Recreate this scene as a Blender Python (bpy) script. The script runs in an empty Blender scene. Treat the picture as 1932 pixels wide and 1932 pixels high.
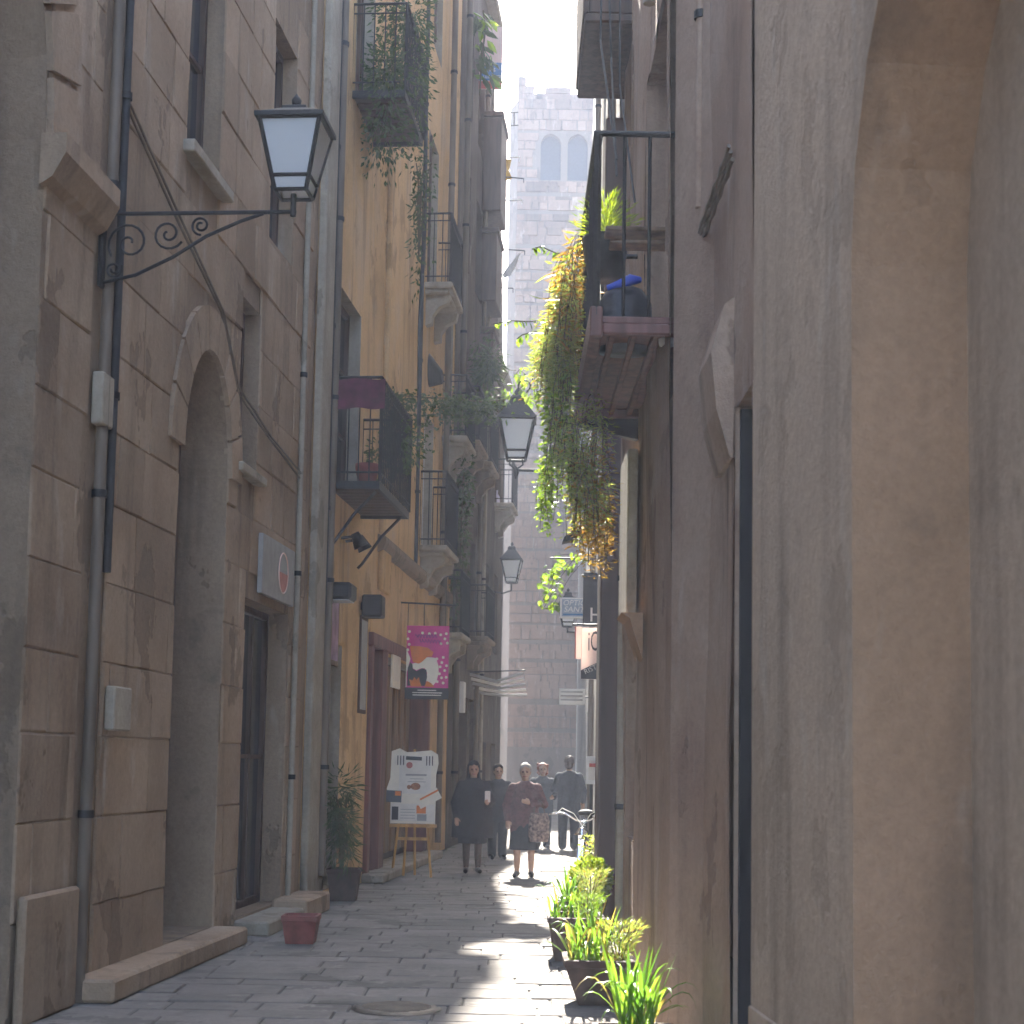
import bpy, bmesh, math, random
from mathutils import Vector, Matrix, noise
import numpy as np
random.seed(7); np.random.seed(7)
S = bpy.context.scene
C = S.collection
R = math.radians

# ------------------------------------------------------------------ camera
CAM_Z, PITCH, ROLL, LENS, SHY = 1.57, R(5.5), R(1.0), 56.88, 0.094
cd = bpy.data.cameras.new('camera'); cam = bpy.data.objects.new('camera', cd); C.objects.link(cam)
cam.location = (0, 0, CAM_Z)
CROT = Matrix.Rotation(math.pi/2 + PITCH, 3, 'X') @ Matrix.Rotation(ROLL, 3, 'Z')
cam.rotation_euler = CROT.to_euler()
cd.lens = LENS; cd.sensor_width = 36; cd.shift_y = SHY; cd.clip_start = 0.05; cd.clip_end = 600
cd.dof.use_dof = True; cd.dof.focus_distance = 18; cd.dof.aperture_fstop = 4.5
S.camera = cam
S.render.resolution_x = S.render.resolution_y = 1024

# ------------------------------------------------------------------ sky, sun, exposure
SUN_AZ, SUN_EL = R(-1.0), R(39.0)            # a little left of straight ahead, high
W = bpy.data.worlds.new('World'); S.world = W; W.use_nodes = True
wn = W.node_tree.nodes; wl = W.node_tree.links
bg = wn['Background']; sky = wn.new('ShaderNodeTexSky'); sky.sky_type = 'NISHITA'; sky.sun_disc = False
sky.sun_elevation = SUN_EL; sky.sun_rotation = SUN_AZ; sky.air_density = 1.0; sky.dust_density = 2.5; sky.altitude = 20
wl.new(sky.outputs[0], bg.inputs[0]); bg.inputs[1].default_value = 0.15
sl = bpy.data.lights.new('sun', 'SUN'); sl.energy = 5.0; sl.angle = R(0.53); sl.color = (1.0, 0.94, 0.84)
sun = bpy.data.objects.new('sun', sl); C.objects.link(sun); sun.location = (-2, 20, 40)
sv = Vector((math.sin(SUN_AZ)*math.cos(SUN_EL), math.cos(SUN_AZ)*math.cos(SUN_EL), math.sin(SUN_EL)))
sun.rotation_euler = (-sv).to_track_quat('-Z', 'Y').to_euler()
vs = S.view_settings; vs.view_transform = 'Standard'; vs.look = 'None'; vs.gamma = 1; vs.use_curve_mapping = False
vs.exposure = 2.95
S.render.engine = 'CYCLES'
cy = S.cycles; cy.use_denoising = True; cy.use_adaptive_sampling = True; cy.adaptive_threshold = .04; cy.max_bounces = 4; cy.diffuse_bounces = 3; cy.volume_bounces = 0
cy.use_light_tree = False; cy.transparent_max_bounces = 4; cy.transmission_bounces = 4; cy.sample_clamp_indirect = 6; cy.volume_step_rate = 1

# ------------------------------------------------------------------ helpers
def ray(px, py):
    k = 36/LENS
    d = CROT @ Vector(((px/1932-.5)*k, (.5-py/1932+SHY)*k, -1))
    return d
def at(px, py, Y):
    d = ray(px, py); return Vector((0, 0, CAM_Z)) + d*(Y/d.y)
def gnd(px, py, z=0):
    d = ray(px, py); return Vector((0, 0, CAM_Z)) + d*((z-CAM_Z)/d.z)

class Frame:
    """a wall line: s runs away from the camera along the wall, o points out into the street"""
    def __init__(f, x, y, a, sg): f.x, f.y, f.a, f.sg = x, y, a, sg
    def world(f, o, s, z):
        c, n = math.cos(f.a), math.sin(f.a)
        return Vector((f.x + f.sg*o*c + s*n, f.y - f.sg*o*n + s*c, z))
    def hit(f, px, py, o=0):
        d = ray(px, py); c, n = math.cos(f.a), math.sin(f.a)
        p0 = f.world(o, 0, 0); nx, ny = c, -n
        t = ((p0.x)*nx + (p0.y)*ny)/(d.x*nx + d.y*ny)
        p = Vector((0, 0, CAM_Z)) + d*t
        return ((p.x-p0.x)*n + (p.y-p0.y)*c, p.z)
FL = Frame(-3.7, 0, math.atan(.085), 1)
FR1 = Frame(1.57, 0, math.atan(-.06), -1)
FR2 = Frame(1.13, 0, 0, -1)
FF = Frame(1.13, 17.6, math.atan(.035), -1)

class MB:
    def __init__(b, fn=None): b.v, b.f, b.m, b.s, b.fn = [], [], [], [], fn
    def add(b, vs, fs, m=0, sm=False):
        n = len(b.v); b.v += [tuple(x) for x in vs]
        for q in fs: b.f.append([n+i for i in q]); b.m.append(m); b.s.append(sm)
        return b
    def quad(b, p0, p1, p2, p3, m=0): return b.add([p0, p1, p2, p3], [(0, 1, 2, 3)], m)
    def box(b, x0, x1, y0, y1, z0, z1, m=0):
        vs = [(x, y, z) for z in (z0, z1) for y in (y0, y1) for x in (x0, x1)]
        return b.add(vs, [(0, 2, 3, 1), (4, 5, 7, 6), (0, 1, 5, 4), (2, 6, 7, 3), (0, 4, 6, 2), (1, 3, 7, 5)], m)
    def cbox(b, x0, x1, y0, y1, z0, z1, c=.01, m=0):
        """box with all edges chamfered"""
        c = min(c, abs(x1-x0)*.3, abs(y1-y0)*.3, abs(z1-z0)*.3)
        bm = bmesh.new(); bmesh.ops.create_cube(bm, size=1)
        for v in bm.verts: v.co = ((x0+x1)/2+v.co.x*(x1-x0), (y0+y1)/2+v.co.y*(y1-y0), (z0+z1)/2+v.co.z*(z1-z0))
        bmesh.ops.bevel(bm, geom=bm.edges[:], offset=c, segments=1, affect='EDGES')
        bm.verts.index_update()
        b.add([v.co[:] for v in bm.verts], [[v.index for v in f.verts] for f in bm.faces], m); bm.free(); return b
    def tube(b, pts, r, n=6, m=0, cap=True):
        pts = [Vector(p) for p in pts]; k = len(pts)
        rs = r if isinstance(r, (list, tuple)) else [r]*k
        vs = []; up = None
        for i, p in enumerate(pts):
            t = (pts[min(i+1, k-1)] - pts[max(i-1, 0)]).normalized()
            if up is None: up = Vector((0, 0, 1)) if abs(t.z) < .9 else Vector((1, 0, 0))
            sx = t.cross(up).normalized(); up = sx.cross(t).normalized()
            for j in range(n):
                a = 2*math.pi*j/n; vs.append(p + (sx*math.cos(a) + up*math.sin(a))*rs[i])
        fs = [(i*n+j, i*n+(j+1) % n, (i+1)*n+(j+1) % n, (i+1)*n+j) for i in range(k-1) for j in range(n)]
        b.add(vs, fs, m, n > 4)
        if cap: b.add(vs[:n], [tuple(range(n))], m); b.add(vs[-n:], [tuple(range(n))], m)
        return b
    def lathe(b, prof, c=(0, 0, 0), n=16, m=0, sx=1, sy=1):
        vs = [(c[0]+r*math.cos(2*math.pi*j/n)*sx, c[1]+r*math.sin(2*math.pi*j/n)*sy, c[2]+z) for r, z in prof for j in range(n)]
        fs = [(i*n+j, i*n+(j+1) % n, (i+1)*n+(j+1) % n, (i+1)*n+j) for i in range(len(prof)-1) for j in range(n)]
        return b.add(vs, fs, m, True)
    def prism(b, poly, y0, y1, m=0):
        """polygon in x,z extruded along y"""
        n = len(poly); vs = [(x, y0, z) for x, z in poly] + [(x, y1, z) for x, z in poly]
        fs = [tuple(range(n)), tuple(range(2*n-1, n-1, -1))] + [(i, (i+1) % n, n+(i+1) % n, n+i) for i in range(n)]
        return b.add(vs, fs, m)
    def build(b, name, mats, parent=None, loc=None, rz=0):
        me = bpy.data.meshes.new(name)
        vs = [b.fn(*p) for p in b.v] if b.fn else b.v
        me.from_pydata([tuple(p) for p in vs], [], b.f)
        if not isinstance(mats, (list, tuple)): mats = [mats]
        for m in mats: me.materials.append(m)
        me.polygons.foreach_set('material_index', b.m); me.polygons.foreach_set('use_smooth', b.s)
        me.update()
        o = bpy.data.objects.new(name, me); C.objects.link(o)
        if parent: o.parent = parent
        if loc is not None: o.location = loc
        o.rotation_euler.z = rz
        return o
def tag(o, label=None, cat=None, group=None, kind=None):
    if label: o['label'] = label
    if cat: o['category'] = cat
    if group: o['group'] = group
    if kind: o['kind'] = kind
    return o
def thing(name, label, cat, loc, rz=0, group=None):
    o = bpy.data.objects.new(name, None); o.empty_display_size = .2; C.objects.link(o)
    o.location = loc; o.rotation_euler = (0, 0, rz); return tag(o, label, cat, group)
def linked(me, name, parent, loc, rot=(0, 0, 0), sc=(1, 1, 1)):
    o = bpy.data.objects.new(name, me); C.objects.link(o); o.parent = parent
    o.location = loc; o.rotation_euler = rot; o.scale = sc; return o
def text(body, size, mat, parent, loc, rot=(math.pi/2, 0, 0), name='lettering', sx=1, shear=0, ext=.001):
    cu = bpy.data.curves.new(name, 'FONT'); cu.body = body; cu.size = size; cu.extrude = ext; cu.shear = shear
    cu.align_x = 'CENTER'; cu.align_y = 'CENTER'; cu.resolution_u = 3
    t = bpy.data.objects.new(name, cu); C.objects.link(t)
    dg = bpy.context.evaluated_depsgraph_get(); me = bpy.data.meshes.new_from_object(t.evaluated_get(dg))
    bpy.data.objects.remove(t); me.materials.clear(); me.materials.append(mat)
    return linked(me, name, parent, loc, rot, (sx, 1, 1))

# ------------------------------------------------------------------ materials
def newmat(name):
    m = bpy.data.materials.new(name); m.use_nodes = True; nt = m.node_tree
    return m, nt, nt.nodes, nt.links, nt.nodes['Principled BSDF']
def plain(name, col, rough=.7, metal=0, var=.12, scale=8, bump=.0, spec=.4, stretch=(1, 1, 1)):
    m, nt, N, L, P = newmat(name)
    tc = N.new('ShaderNodeTexCoord'); mp = N.new('ShaderNodeMapping'); mp.inputs[3].default_value = stretch
    nz = N.new('ShaderNodeTexNoise'); nz.inputs['Scale'].default_value = scale; nz.inputs['Detail'].default_value = 2
    L.new(tc.outputs['Object'], mp.inputs[0]); L.new(mp.outputs[0], nz.inputs[0])
    rp = N.new('ShaderNodeValToRGB'); rp.color_ramp.elements[0].position = .3; rp.color_ramp.elements[1].position = .7
    c = Vector(col); rp.color_ramp.elements[0].color = (*(c*(1-var)), 1); rp.color_ramp.elements[1].color = (*[min(1, x*(1+var)) for x in c], 1)
    L.new(nz.outputs[0], rp.inputs[0]); L.new(rp.outputs[0], P.inputs['Base Color'])
    P.inputs['Roughness'].default_value = rough; P.inputs['Metallic'].default_value = metal
    P.inputs['Specular IOR Level'].default_value = spec
    if bump:
        bp = N.new('ShaderNodeBump'); bp.inputs['Strength'].default_value = bump; bp.inputs['Distance'].default_value = .01
        L.new(nz.outputs[0], bp.inputs['Height']); L.new(bp.outputs[0], P.inputs['Normal'])
    return m
def wall_mat(name, cols, stain=(.05, .045, .04), stain_amt=.5, big=.7, bump=.5, isl=False, fine=22, chips=.55):
    """weathered plaster or stone: large blotches, drip streaks, fine grain"""
    m, nt, N, L, P = newmat(name)
    tc = N.new('ShaderNodeNewGeometry')
    def nz(scale, st=(1, 1, 1), det=6, ro=.6):
        mp = N.new('ShaderNodeMapping'); mp.inputs[3].default_value = st; L.new(tc.outputs['Position'], mp.inputs[0])
        n = N.new('ShaderNodeTexNoise'); n.inputs['Scale'].default_value = scale; n.inputs['Detail'].default_value = det
        n.inputs['Roughness'].default_value = ro; L.new(mp.outputs[0], n.inputs[0]); return n.outputs[0]
    a = nz(big, det=3)
    rp = N.new('ShaderNodeValToRGB'); e = rp.color_ramp.elements
    e[0].position = .3; e[0].color = (*cols[0], 1); e[1].position = .7; e[1].color = (*cols[-1], 1)
    if len(cols) > 2: x = e.new(.5); x.color = (*cols[1], 1)
    L.new(a, rp.inputs[0]); col = rp.outputs[0]
    def mix(fac, c2, col, mode='MIX'):
        mx = N.new('ShaderNodeMix'); mx.data_type = 'RGBA'; mx.blend_type = mode
        if isinstance(fac, float): mx.inputs[0].default_value = fac
        else: L.new(fac, mx.inputs[0])
        L.new(col, mx.inputs[6])
        if isinstance(c2, tuple): mx.inputs[7].default_value = (*c2, 1)
        else: L.new(c2, mx.inputs[7])
        return mx.outputs[2]
    def ramp(x, p0, p1, hi):
        r = N.new('ShaderNodeMapRange'); r.inputs[1].default_value = p0; r.inputs[2].default_value = p1; r.inputs[4].default_value = hi
        L.new(x, r.inputs[0]); return r.outputs[0]
    st = nz(3.2, (1, 1, .12), 3)
    col = mix(ramp(st, .52, .75, stain_amt), stain, col)
    patch = nz(1.9, det=4, ro=.7)
    col = mix(ramp(patch, .58, .72, stain_amt*.55), stain, col)
    pale = nz(2.6, (1, 1, .3), 3, .7)
    col = mix(ramp(pale, .6, .78, .35), (.55, .5, .43), col)
    chip = ramp(nz(1.15, (1, 1, .7), 5, .62), .6, .612, 1.0)
    mc_ = N.new('ShaderNodeMath'); mc_.operation = 'MULTIPLY'; mc_.inputs[1].default_value = chips; L.new(chip, mc_.inputs[0])
    dk = tuple(c*.62 for c in cols[0]); col = mix(mc_.outputs[0], dk, col)
    g = nz(fine, det=4, ro=.8)
    r3 = N.new('ShaderNodeMapRange'); r3.inputs[3].default_value = .68; r3.inputs[4].default_value = 1.3; L.new(g, r3.inputs[0])
    vm = N.new('ShaderNodeVectorMath'); vm.operation = 'SCALE'; L.new(col, vm.inputs[0]); L.new(r3.outputs[0], vm.inputs[3]); col = vm.outputs[0]
    if isl:
        oi = N.new('ShaderNodeObjectInfo'); r4 = N.new('ShaderNodeMapRange'); r4.inputs[3].default_value = 1-.28*float(isl); r4.inputs[4].default_value = 1+.22*float(isl)
        L.new(oi.outputs['Random'], r4.inputs[0])
        v2 = N.new('ShaderNodeVectorMath'); v2.operation = 'SCALE'; L.new(col, v2.inputs[0]); L.new(r4.outputs[0], v2.inputs[3]); col = v2.outputs[0]
    L.new(col, P.inputs['Base Color']); P.inputs['Roughness'].default_value = .9; P.inputs['Specular IOR Level'].default_value = .2
    ad = N.new('ShaderNodeMath'); ad.operation = 'SUBTRACT'; L.new(g, ad.inputs[0]); L.new(mc_.outputs[0], ad.inputs[1])
    bp = N.new('ShaderNodeBump'); bp.inputs['Strength'].default_value = bump; bp.inputs['Distance'].default_value = .02
    L.new(ad.outputs[0], bp.inputs['Height']); L.new(bp.outputs[0], P.inputs['Normal'])
    return m
def leaf_mat(name, c0, c1, trans=.5, dead=None):
    m, nt, N, L, P = newmat(name)
    gi = N.new('ShaderNodeNewGeometry'); oi = N.new('ShaderNodeObjectInfo')
    ad = N.new('ShaderNodeMath'); ad.operation = 'ADD'; L.new(gi.outputs['Random Per Island'], ad.inputs[0]); L.new(oi.outputs['Random'], ad.inputs[1])
    fr = N.new('ShaderNodeMath'); fr.operation = 'FRACT'; L.new(ad.outputs[0], fr.inputs[0])
    rp = N.new('ShaderNodeValToRGB'); rp.color_ramp.elements[0].color = (*c0, 1); rp.color_ramp.elements[1].color = (*c1, 1)
    if dead:
        rp.color_ramp.elements[1].position = .86; x = rp.color_ramp.elements.new(.93); x.color = (*dead, 1)
    L.new(fr.outputs[0], rp.inputs[0]); L.new(rp.outputs[0], P.inputs['Base Color'])
    P.inputs['Roughness'].default_value = .45; P.inputs['Specular IOR Level'].default_value = .4
    tr = N.new('ShaderNodeBsdfTranslucent'); vm = N.new('ShaderNodeVectorMath'); vm.operation = 'MULTIPLY'
    vm.inputs[1].default_value = (1.45, 1.5, .9); L.new(rp.outputs[0], vm.inputs[0]); L.new(vm.outputs[0], tr.inputs[0])
    mx = N.new('ShaderNodeMixShader'); mx.inputs[0].default_value = trans
    L.new(P.outputs[0], mx.inputs[1]); L.new(tr.outputs[0], mx.inputs[2])
    L.new(mx.outputs[0], N['Material Output'].inputs[0]); return m
def frosted(name, col=(.88, .89, .9)):
    m, nt, N, L, P = newmat(name)
    P.inputs['Base Color'].default_value = (*col, 1); P.inputs['Roughness'].default_value = .5
    tr = N.new('ShaderNodeBsdfTranslucent'); tr.inputs[0].default_value = (*col, 1)
    mx = N.new('ShaderNodeMixShader'); mx.inputs[0].default_value = .5
    L.new(P.outputs[0], mx.inputs[1]); L.new(tr.outputs[0], mx.inputs[2]); L.new(mx.outputs[0], N['Material Output'].inputs[0]); return m

M = {}
M['ashlar'] = wall_mat('ashlar_stone', [(.26, .18, .12), (.35, .25, .17), (.41, .305, .215)], stain_amt=.45, isl=.55)
M['mortar'] = wall_mat('mortar', [(.24, .17, .115), (.33, .24, .165)], stain_amt=.5)
M['ochre'] = wall_mat('ochre_plaster', [(.50, .33, .165), (.60, .395, .2), (.55, .40, .245)], stain_amt=.45, bump=.4)
M['umber'] = wall_mat('grey_brown_plaster', [(.18, .135, .10), (.27, .205, .15)], stain_amt=.6)
M['shadewall'] = wall_mat('shaded_plaster', [(.085, .066, .055), (.14, .11, .09)], stain_amt=.6)  # umber plaster darkened: shade of the far left fronts is in the colour
M['rightwall'] = wall_mat('brown_plaster', [(.28, .18, .13), (.36, .245, .175), (.40, .295, .225)], stain_amt=.55, bump=.55)
M['pier'] = wall_mat('smooth_grey_stone', [(.40, .295, .21), (.47, .35, .25), (.49, .355, .245)], stain_amt=.4, big=.5, bump=.5, chips=.3)
M['reveal'] = wall_mat('warm_stone', [(.34, .21, .125), (.41, .255, .16)], stain_amt=.5, big=.5, bump=.5, chips=.3)
M['farwall'] = wall_mat('pale_grey_plaster', [(.34, .32, .29), (.45, .42, .38)], stain_amt=.35)
M['tower'] = wall_mat('tower_stone', [(.155, .1, .07), (.24, .165, .115)], stain_amt=.45, isl=1.5, big=.3, fine=6)
M['towermortar'] = wall_mat('tower_mortar', [(.14, .11, .085), (.18, .14, .105)], stain_amt=.2, big=.3)
M['paver'] = wall_mat('paving_stone', [(.175, .16, .145), (.24, .22, .2)], stain=(.09, .085, .08), stain_amt=.4, isl=.35, big=1.2, bump=.35)
M['joint'] = plain('paving_joint', (.07, .065, .06), .95, var=.3, scale=20)
M['earth'] = plain('street_ground', (.16, .15, .14), .95, var=.2, scale=1.5)
M['iron'] = plain('wrought_iron', (.022, .021, .022), .55, .3, var=.3, scale=30, bump=.3)
M['pipe'] = plain('drainpipe', (.15, .115, .085), .6, .0, var=.3, scale=6, stretch=(1, 1, .2))
M['cable'] = plain('cable', (.03, .03, .032), .6, var=.3)
M['timber'] = plain('dark_timber', (.07, .04, .028), .65, var=.4, scale=14, bump=.4, stretch=(1, 1, .1))
M['planks'] = plain('brown_planks', (.17, .105, .06), .7, var=.45, scale=10, bump=.4, stretch=(1, 1, .08))
M['redwood'] = plain('dark_red_timber', (.15, .062, .052), .6, var=.35, scale=12, bump=.3, stretch=(1, 1, .1))
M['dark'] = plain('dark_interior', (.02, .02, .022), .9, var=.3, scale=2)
M['glass'] = plain('window_glass', (.04, .048, .06), .12, var=.3, scale=2, spec=.7)
M['white'] = plain('white_paint', (.72, .71, .68), .6, var=.06)
M['marble'] = plain('worn_white_marble', (.55, .54, .52), .5, var=.15, scale=5)
M['lampglass'] = frosted('frosted_lamp_glass')
M['stone'] = wall_mat('corbel_stone', [(.30, .255, .2), (.40, .35, .28)], stain_amt=.4, big=2)
HAZE = .0018
# ------------------------------------------------------------------ the setting: ground and paving
def struct(o, kind='structure'): o['kind'] = kind; return o
g = MB().box(-110, 110, -60, 170, -.6, -.05).build('ground', M['earth']); struct(g)
pv = MB().box(-4.6, 3.4, -14, 87, -.045, -.012).build('pavement', M['joint']); struct(pv)
def paver_mesh(w, d, k):
    b = MB(); c = .008; z = .0
    j = lambda a: random.uniform(-a, a)
    x0, x1, y0, y1 = -w/2, w/2, -d/2, d/2
    lo = [(x0, y0, -.03), (x1, y0, -.03), (x1, y1, -.03), (x0, y1, -.03)]
    mid = [(x0, y0, -c), (x1, y0, -c), (x1, y1, -c), (x0, y1, -c)]
    hi = [(x0+c+j(.004), y0+c+j(.004), j(.003)), (x1-c+j(.004), y0+c+j(.004), j(.003)), (x1-c+j(.004), y1-c+j(.004), j(.003)), (x0+c+j(.004), y1-c+j(.004), j(.003))]
    b.add(lo+mid+hi, [(8, 9, 10, 11)] + [(i, (i+1) % 4, 4+(i+1) % 4, 4+i) for i in range(4)] + [(4+i, 4+(i+1) % 4, 8+(i+1) % 4, 8+i) for i in range(4)])
    return b
rest = MB(); npv = 0
y = 8.3; row = 0
while y < 58:
    d = random.choice((.3, .34, .34, .38, .42)); gap = .012
    xa = -3.7+.085*y+.02; xb = 1.1 if y < 17.2 else 1.13+.035*(y-17.6)-.03
    x = xa - random.uniform(0, .5)
    while x < xb:
        w = random.choice((.42, .5, .58, .62, .7, .8)); xl, xr = max(x, xa), min(x+w, xb)
        if xr-xl > .12:
            b = paver_mesh(xr-xl-gap, d-gap, 0); cx, cyy, cz = (xl+xr)/2, y+d/2, random.uniform(-.004, .003)
            if npv < 300 and y < 27:
                o = b.build('paving_stone', M['paver'], pv, (cx, cyy, cz)); o.rotation_euler = (random.uniform(-.006, .006), random.uniform(-.006, .006), 0); npv += 1
            else:
                rest.add([(p[0]+cx, p[1]+cyy, p[2]+cz) for p in b.v], b.f)
        x += w
    y += d
struct(rest.build('far_paving_stones', M['paver'], pv), 'stuff')

# ------------------------------------------------------------------ facades
def facade(b, s0, s1, z0, z1, ops=(), step=.6, amp=.012, m=0, seed=0, mrev=None):
    """wall sheet at o=0 with openings (a, b, c, d, depth, springing or None): reveals included"""
    if mrev is None: mrev = m
    ss = {s0, s1}; zs = {z0, z1}
    for a, e, c, d, *_ in ops: ss |= {a, e}; zs |= {c, d}
    def fill(t, st):
        t = sorted(t); r = []
        for p, q in zip(t, t[1:]):
            n = max(1, int((q-p)/st)); r += [p+(q-p)*i/n for i in range(n)]
        return r+[t[-1]]
    ss = fill(ss, step); zs = fill(zs, step*2.5)
    def off(s, z):
        return amp*(noise.noise((s*1.7+seed, z*.25, seed*3.1))*1.6 + .5*noise.noise((s*5+seed, z*.8, 7.7)))
    V = [(off(s, z), s, z) for z in zs for s in ss]; n = len(ss); F = []
    for i in range(len(zs)-1):
        for j in range(n-1):
            cs, cz = (ss[j]+ss[j+1])/2, (zs[i]+zs[i+1])/2
            if any(a < cs < e and c < cz < d for a, e, c, d, *_ in ops): continue
            F.append((i*n+j, i*n+j+1, (i+1)*n+j+1, (i+1)*n+j))
    b.add(V, F, m)
    for a, e, c, d, dep, spr in ops:
        top = spr if spr else d
        b.quad((.01, a, c), (-dep, a, c), (-dep, a, top), (.01, a, top), mrev); b.quad((.01, e, c), (-dep, e, c), (-dep, e, top), (.01, e, top), mrev)
        b.quad((0, a, c), (0, e, c), (-dep, e, c), (-dep, a, c), mrev)
        if not spr: b.quad((0, a, d), (0, e, d), (-dep, e, d), (-dep, a, d), mrev)
        else:
            N = 12; mid = (a+e)/2; h = (e-a)/2
            arc = [(mid-h*math.cos(math.pi*i/N), spr+(d-spr)*math.sin(math.pi*i/N)) for i in range(N+1)]
            for (p, zp), (q, zq) in zip(arc, arc[1:]):
                b.quad((.012, p, zp), (.012, q, zq), (.012, q, d+.01), (.012, p, d+.01), m)
                b.quad((.012, p, zp), (.012, q, zq), (-dep, q, zq), (-dep, p, zp), mrev)
    return b
def bulk(b, s0, s1, H, dep=7, m=0):
    """the closed body of the building behind its street front"""
    b.box(-dep, -.75, s0, s1, 0, H-.02, m)
    b.quad((0, s0, 0), (-.75, s0, 0), (-.75, s0, H), (0, s0, H), m); b.quad((0, s1, 0), (-.75, s1, 0), (-.75, s1, H), (0, s1, H), m)
    b.quad((0, s0, H), (0, s1, H), (-.75, s1, H), (-.75, s0, H), m); return b
class Bld:
    def __init__(k, name, label, fr, s0): 
        k.fr, k.s0 = fr, s0
        k.t = thing(name, label, 'building', fr.world(0, s0, 0), -fr.a)
        k.fn = lambda o, s, z: (fr.sg*o, s-s0, z)
    def mb(k): return MB(k.fn)
    def part(k, name, mat, fill, parent=None):
        b = k.mb(); fill(b); o = b.build(name, mat, k.t)
        if parent: o.parent = parent
        return o
def window(k, a, e, c, d, dep, mf, mg, mull=1, trans=1, shut=False, name='window'):
    fr = k.part(name, mf, lambda b: [b.box(-dep+.0, -dep+.06, a, a+.07, c, d), b.box(-dep, -dep+.06, e-.07, e, c, d), b.box(-dep, -dep+.06, a+.07, e-.07, d-.07, d), b.box(-dep, -dep+.06, a+.07, e-.07, c, c+.07)] +
                [b.box(-dep+.005, -dep+.05, a+(e-a)*(i+1)/(mull+1)-.03, a+(e-a)*(i+1)/(mull+1)+.03, c+.07, d-.07) for i in range(mull)] +
                [b.box(-dep+.008, -dep+.045, a+.07, e-.07, c+(d-c)*(i+1)/(trans+1)-.02, c+(d-c)*(i+1)/(trans+1)+.02) for i in range(trans)])
    k.part('pane', mg, lambda b: b.box(-dep-.02, -dep+.012, a+.01, e-.01, c+.01, d-.01), fr)
    return fr
def balcony(k, a, e, pr, zf, rh, mslab, sp=.12, slab=.1, corbel=True, slats=False, ends=True, knob=False):
    """slab with railing; bars on both ends and along the front"""
    if slats:
        sl = k.part('balcony', M['iron'], lambda b: [b.box(0, pr, a, a+.05, zf-.09, zf), b.box(0, pr, e-.05, e, zf-.09, zf), b.box(pr-.04, pr, a+.05, e-.05, zf-.09, zf)])
        n = int((e-a)/.22)
        for i in range(n):
            s = a+.06+(e-a-.12)*i/n
            k.part('floor_slat', mslab, lambda b: b.cbox(.01, pr-.045, s, s+(e-a-.12)/n-.03, zf-.06, zf-.01, .008), sl)
    else:
        def f(b):
            b.cbox(-.05, pr+.04, a-.05, e+.05, zf-slab, zf, .02); b.cbox(-.05, pr-.03, a+.02, e-.02, zf-slab-.08, zf-slab-.003, .02)
        sl = k.part('balcony', mslab, f)
    def rail(b):
        z1 = zf+rh
        for zz, r in ((z1, .018), (zf+.1, .012), (z1-.12, .01)):
            b.tube([(0, a, zz), (pr, a, zz)], r, 4); b.tube([(pr, a, zz), (pr, e, zz)], r, 4); b.tube([(pr, e, zz), (0, e, zz)], r, 4)
        n = int((e-a)/sp)
        for i in range(n+1):
            s = a+(e-a)*i/n; b.tube([(pr, s, zf), (pr, s, z1)], .009 if i % n else .018, 4)
        n = max(2, int(pr/sp))
        for i in range(n):
            o = pr*i/n
            for s in (a, e): b.tube([(o, s, zf), (o, s, z1)], .008, 4)
    k.part('railing', M['iron'], rail, sl)
    if corbel:
        for s in (a+.12, e-.3):
            def cb(b):
                pf = [(0, zf-slab-.08), (pr*.95, zf-slab-.08), (pr*.9, zf-slab-.2), (pr*.55, zf-slab-.27), (pr*.3, zf-slab-.42), (.12, zf-slab-.55), (0, zf-slab-.58)]
                b.prism([(o, z) for o, z in pf], s, s+.18)
            k.part('corbel', mslab, cb, sl)
    return sl
def pipe(k, s, z0, z1, r=.05, o=.09, mat=None, name='drainpipe'):
    p = k.part(name, mat or M['pipe'], lambda b: b.tube([(o, s, z0), (o, s, z1)], r, 8))
    z = z0+1.2
    while z < z1-.3:
        k.part('pipe_bracket', M['iron'], lambda b: b.tube([(o, s, z-.025), (o, s, z+.025)], r+.012, 8), p); z += 2.1
    return p

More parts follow.
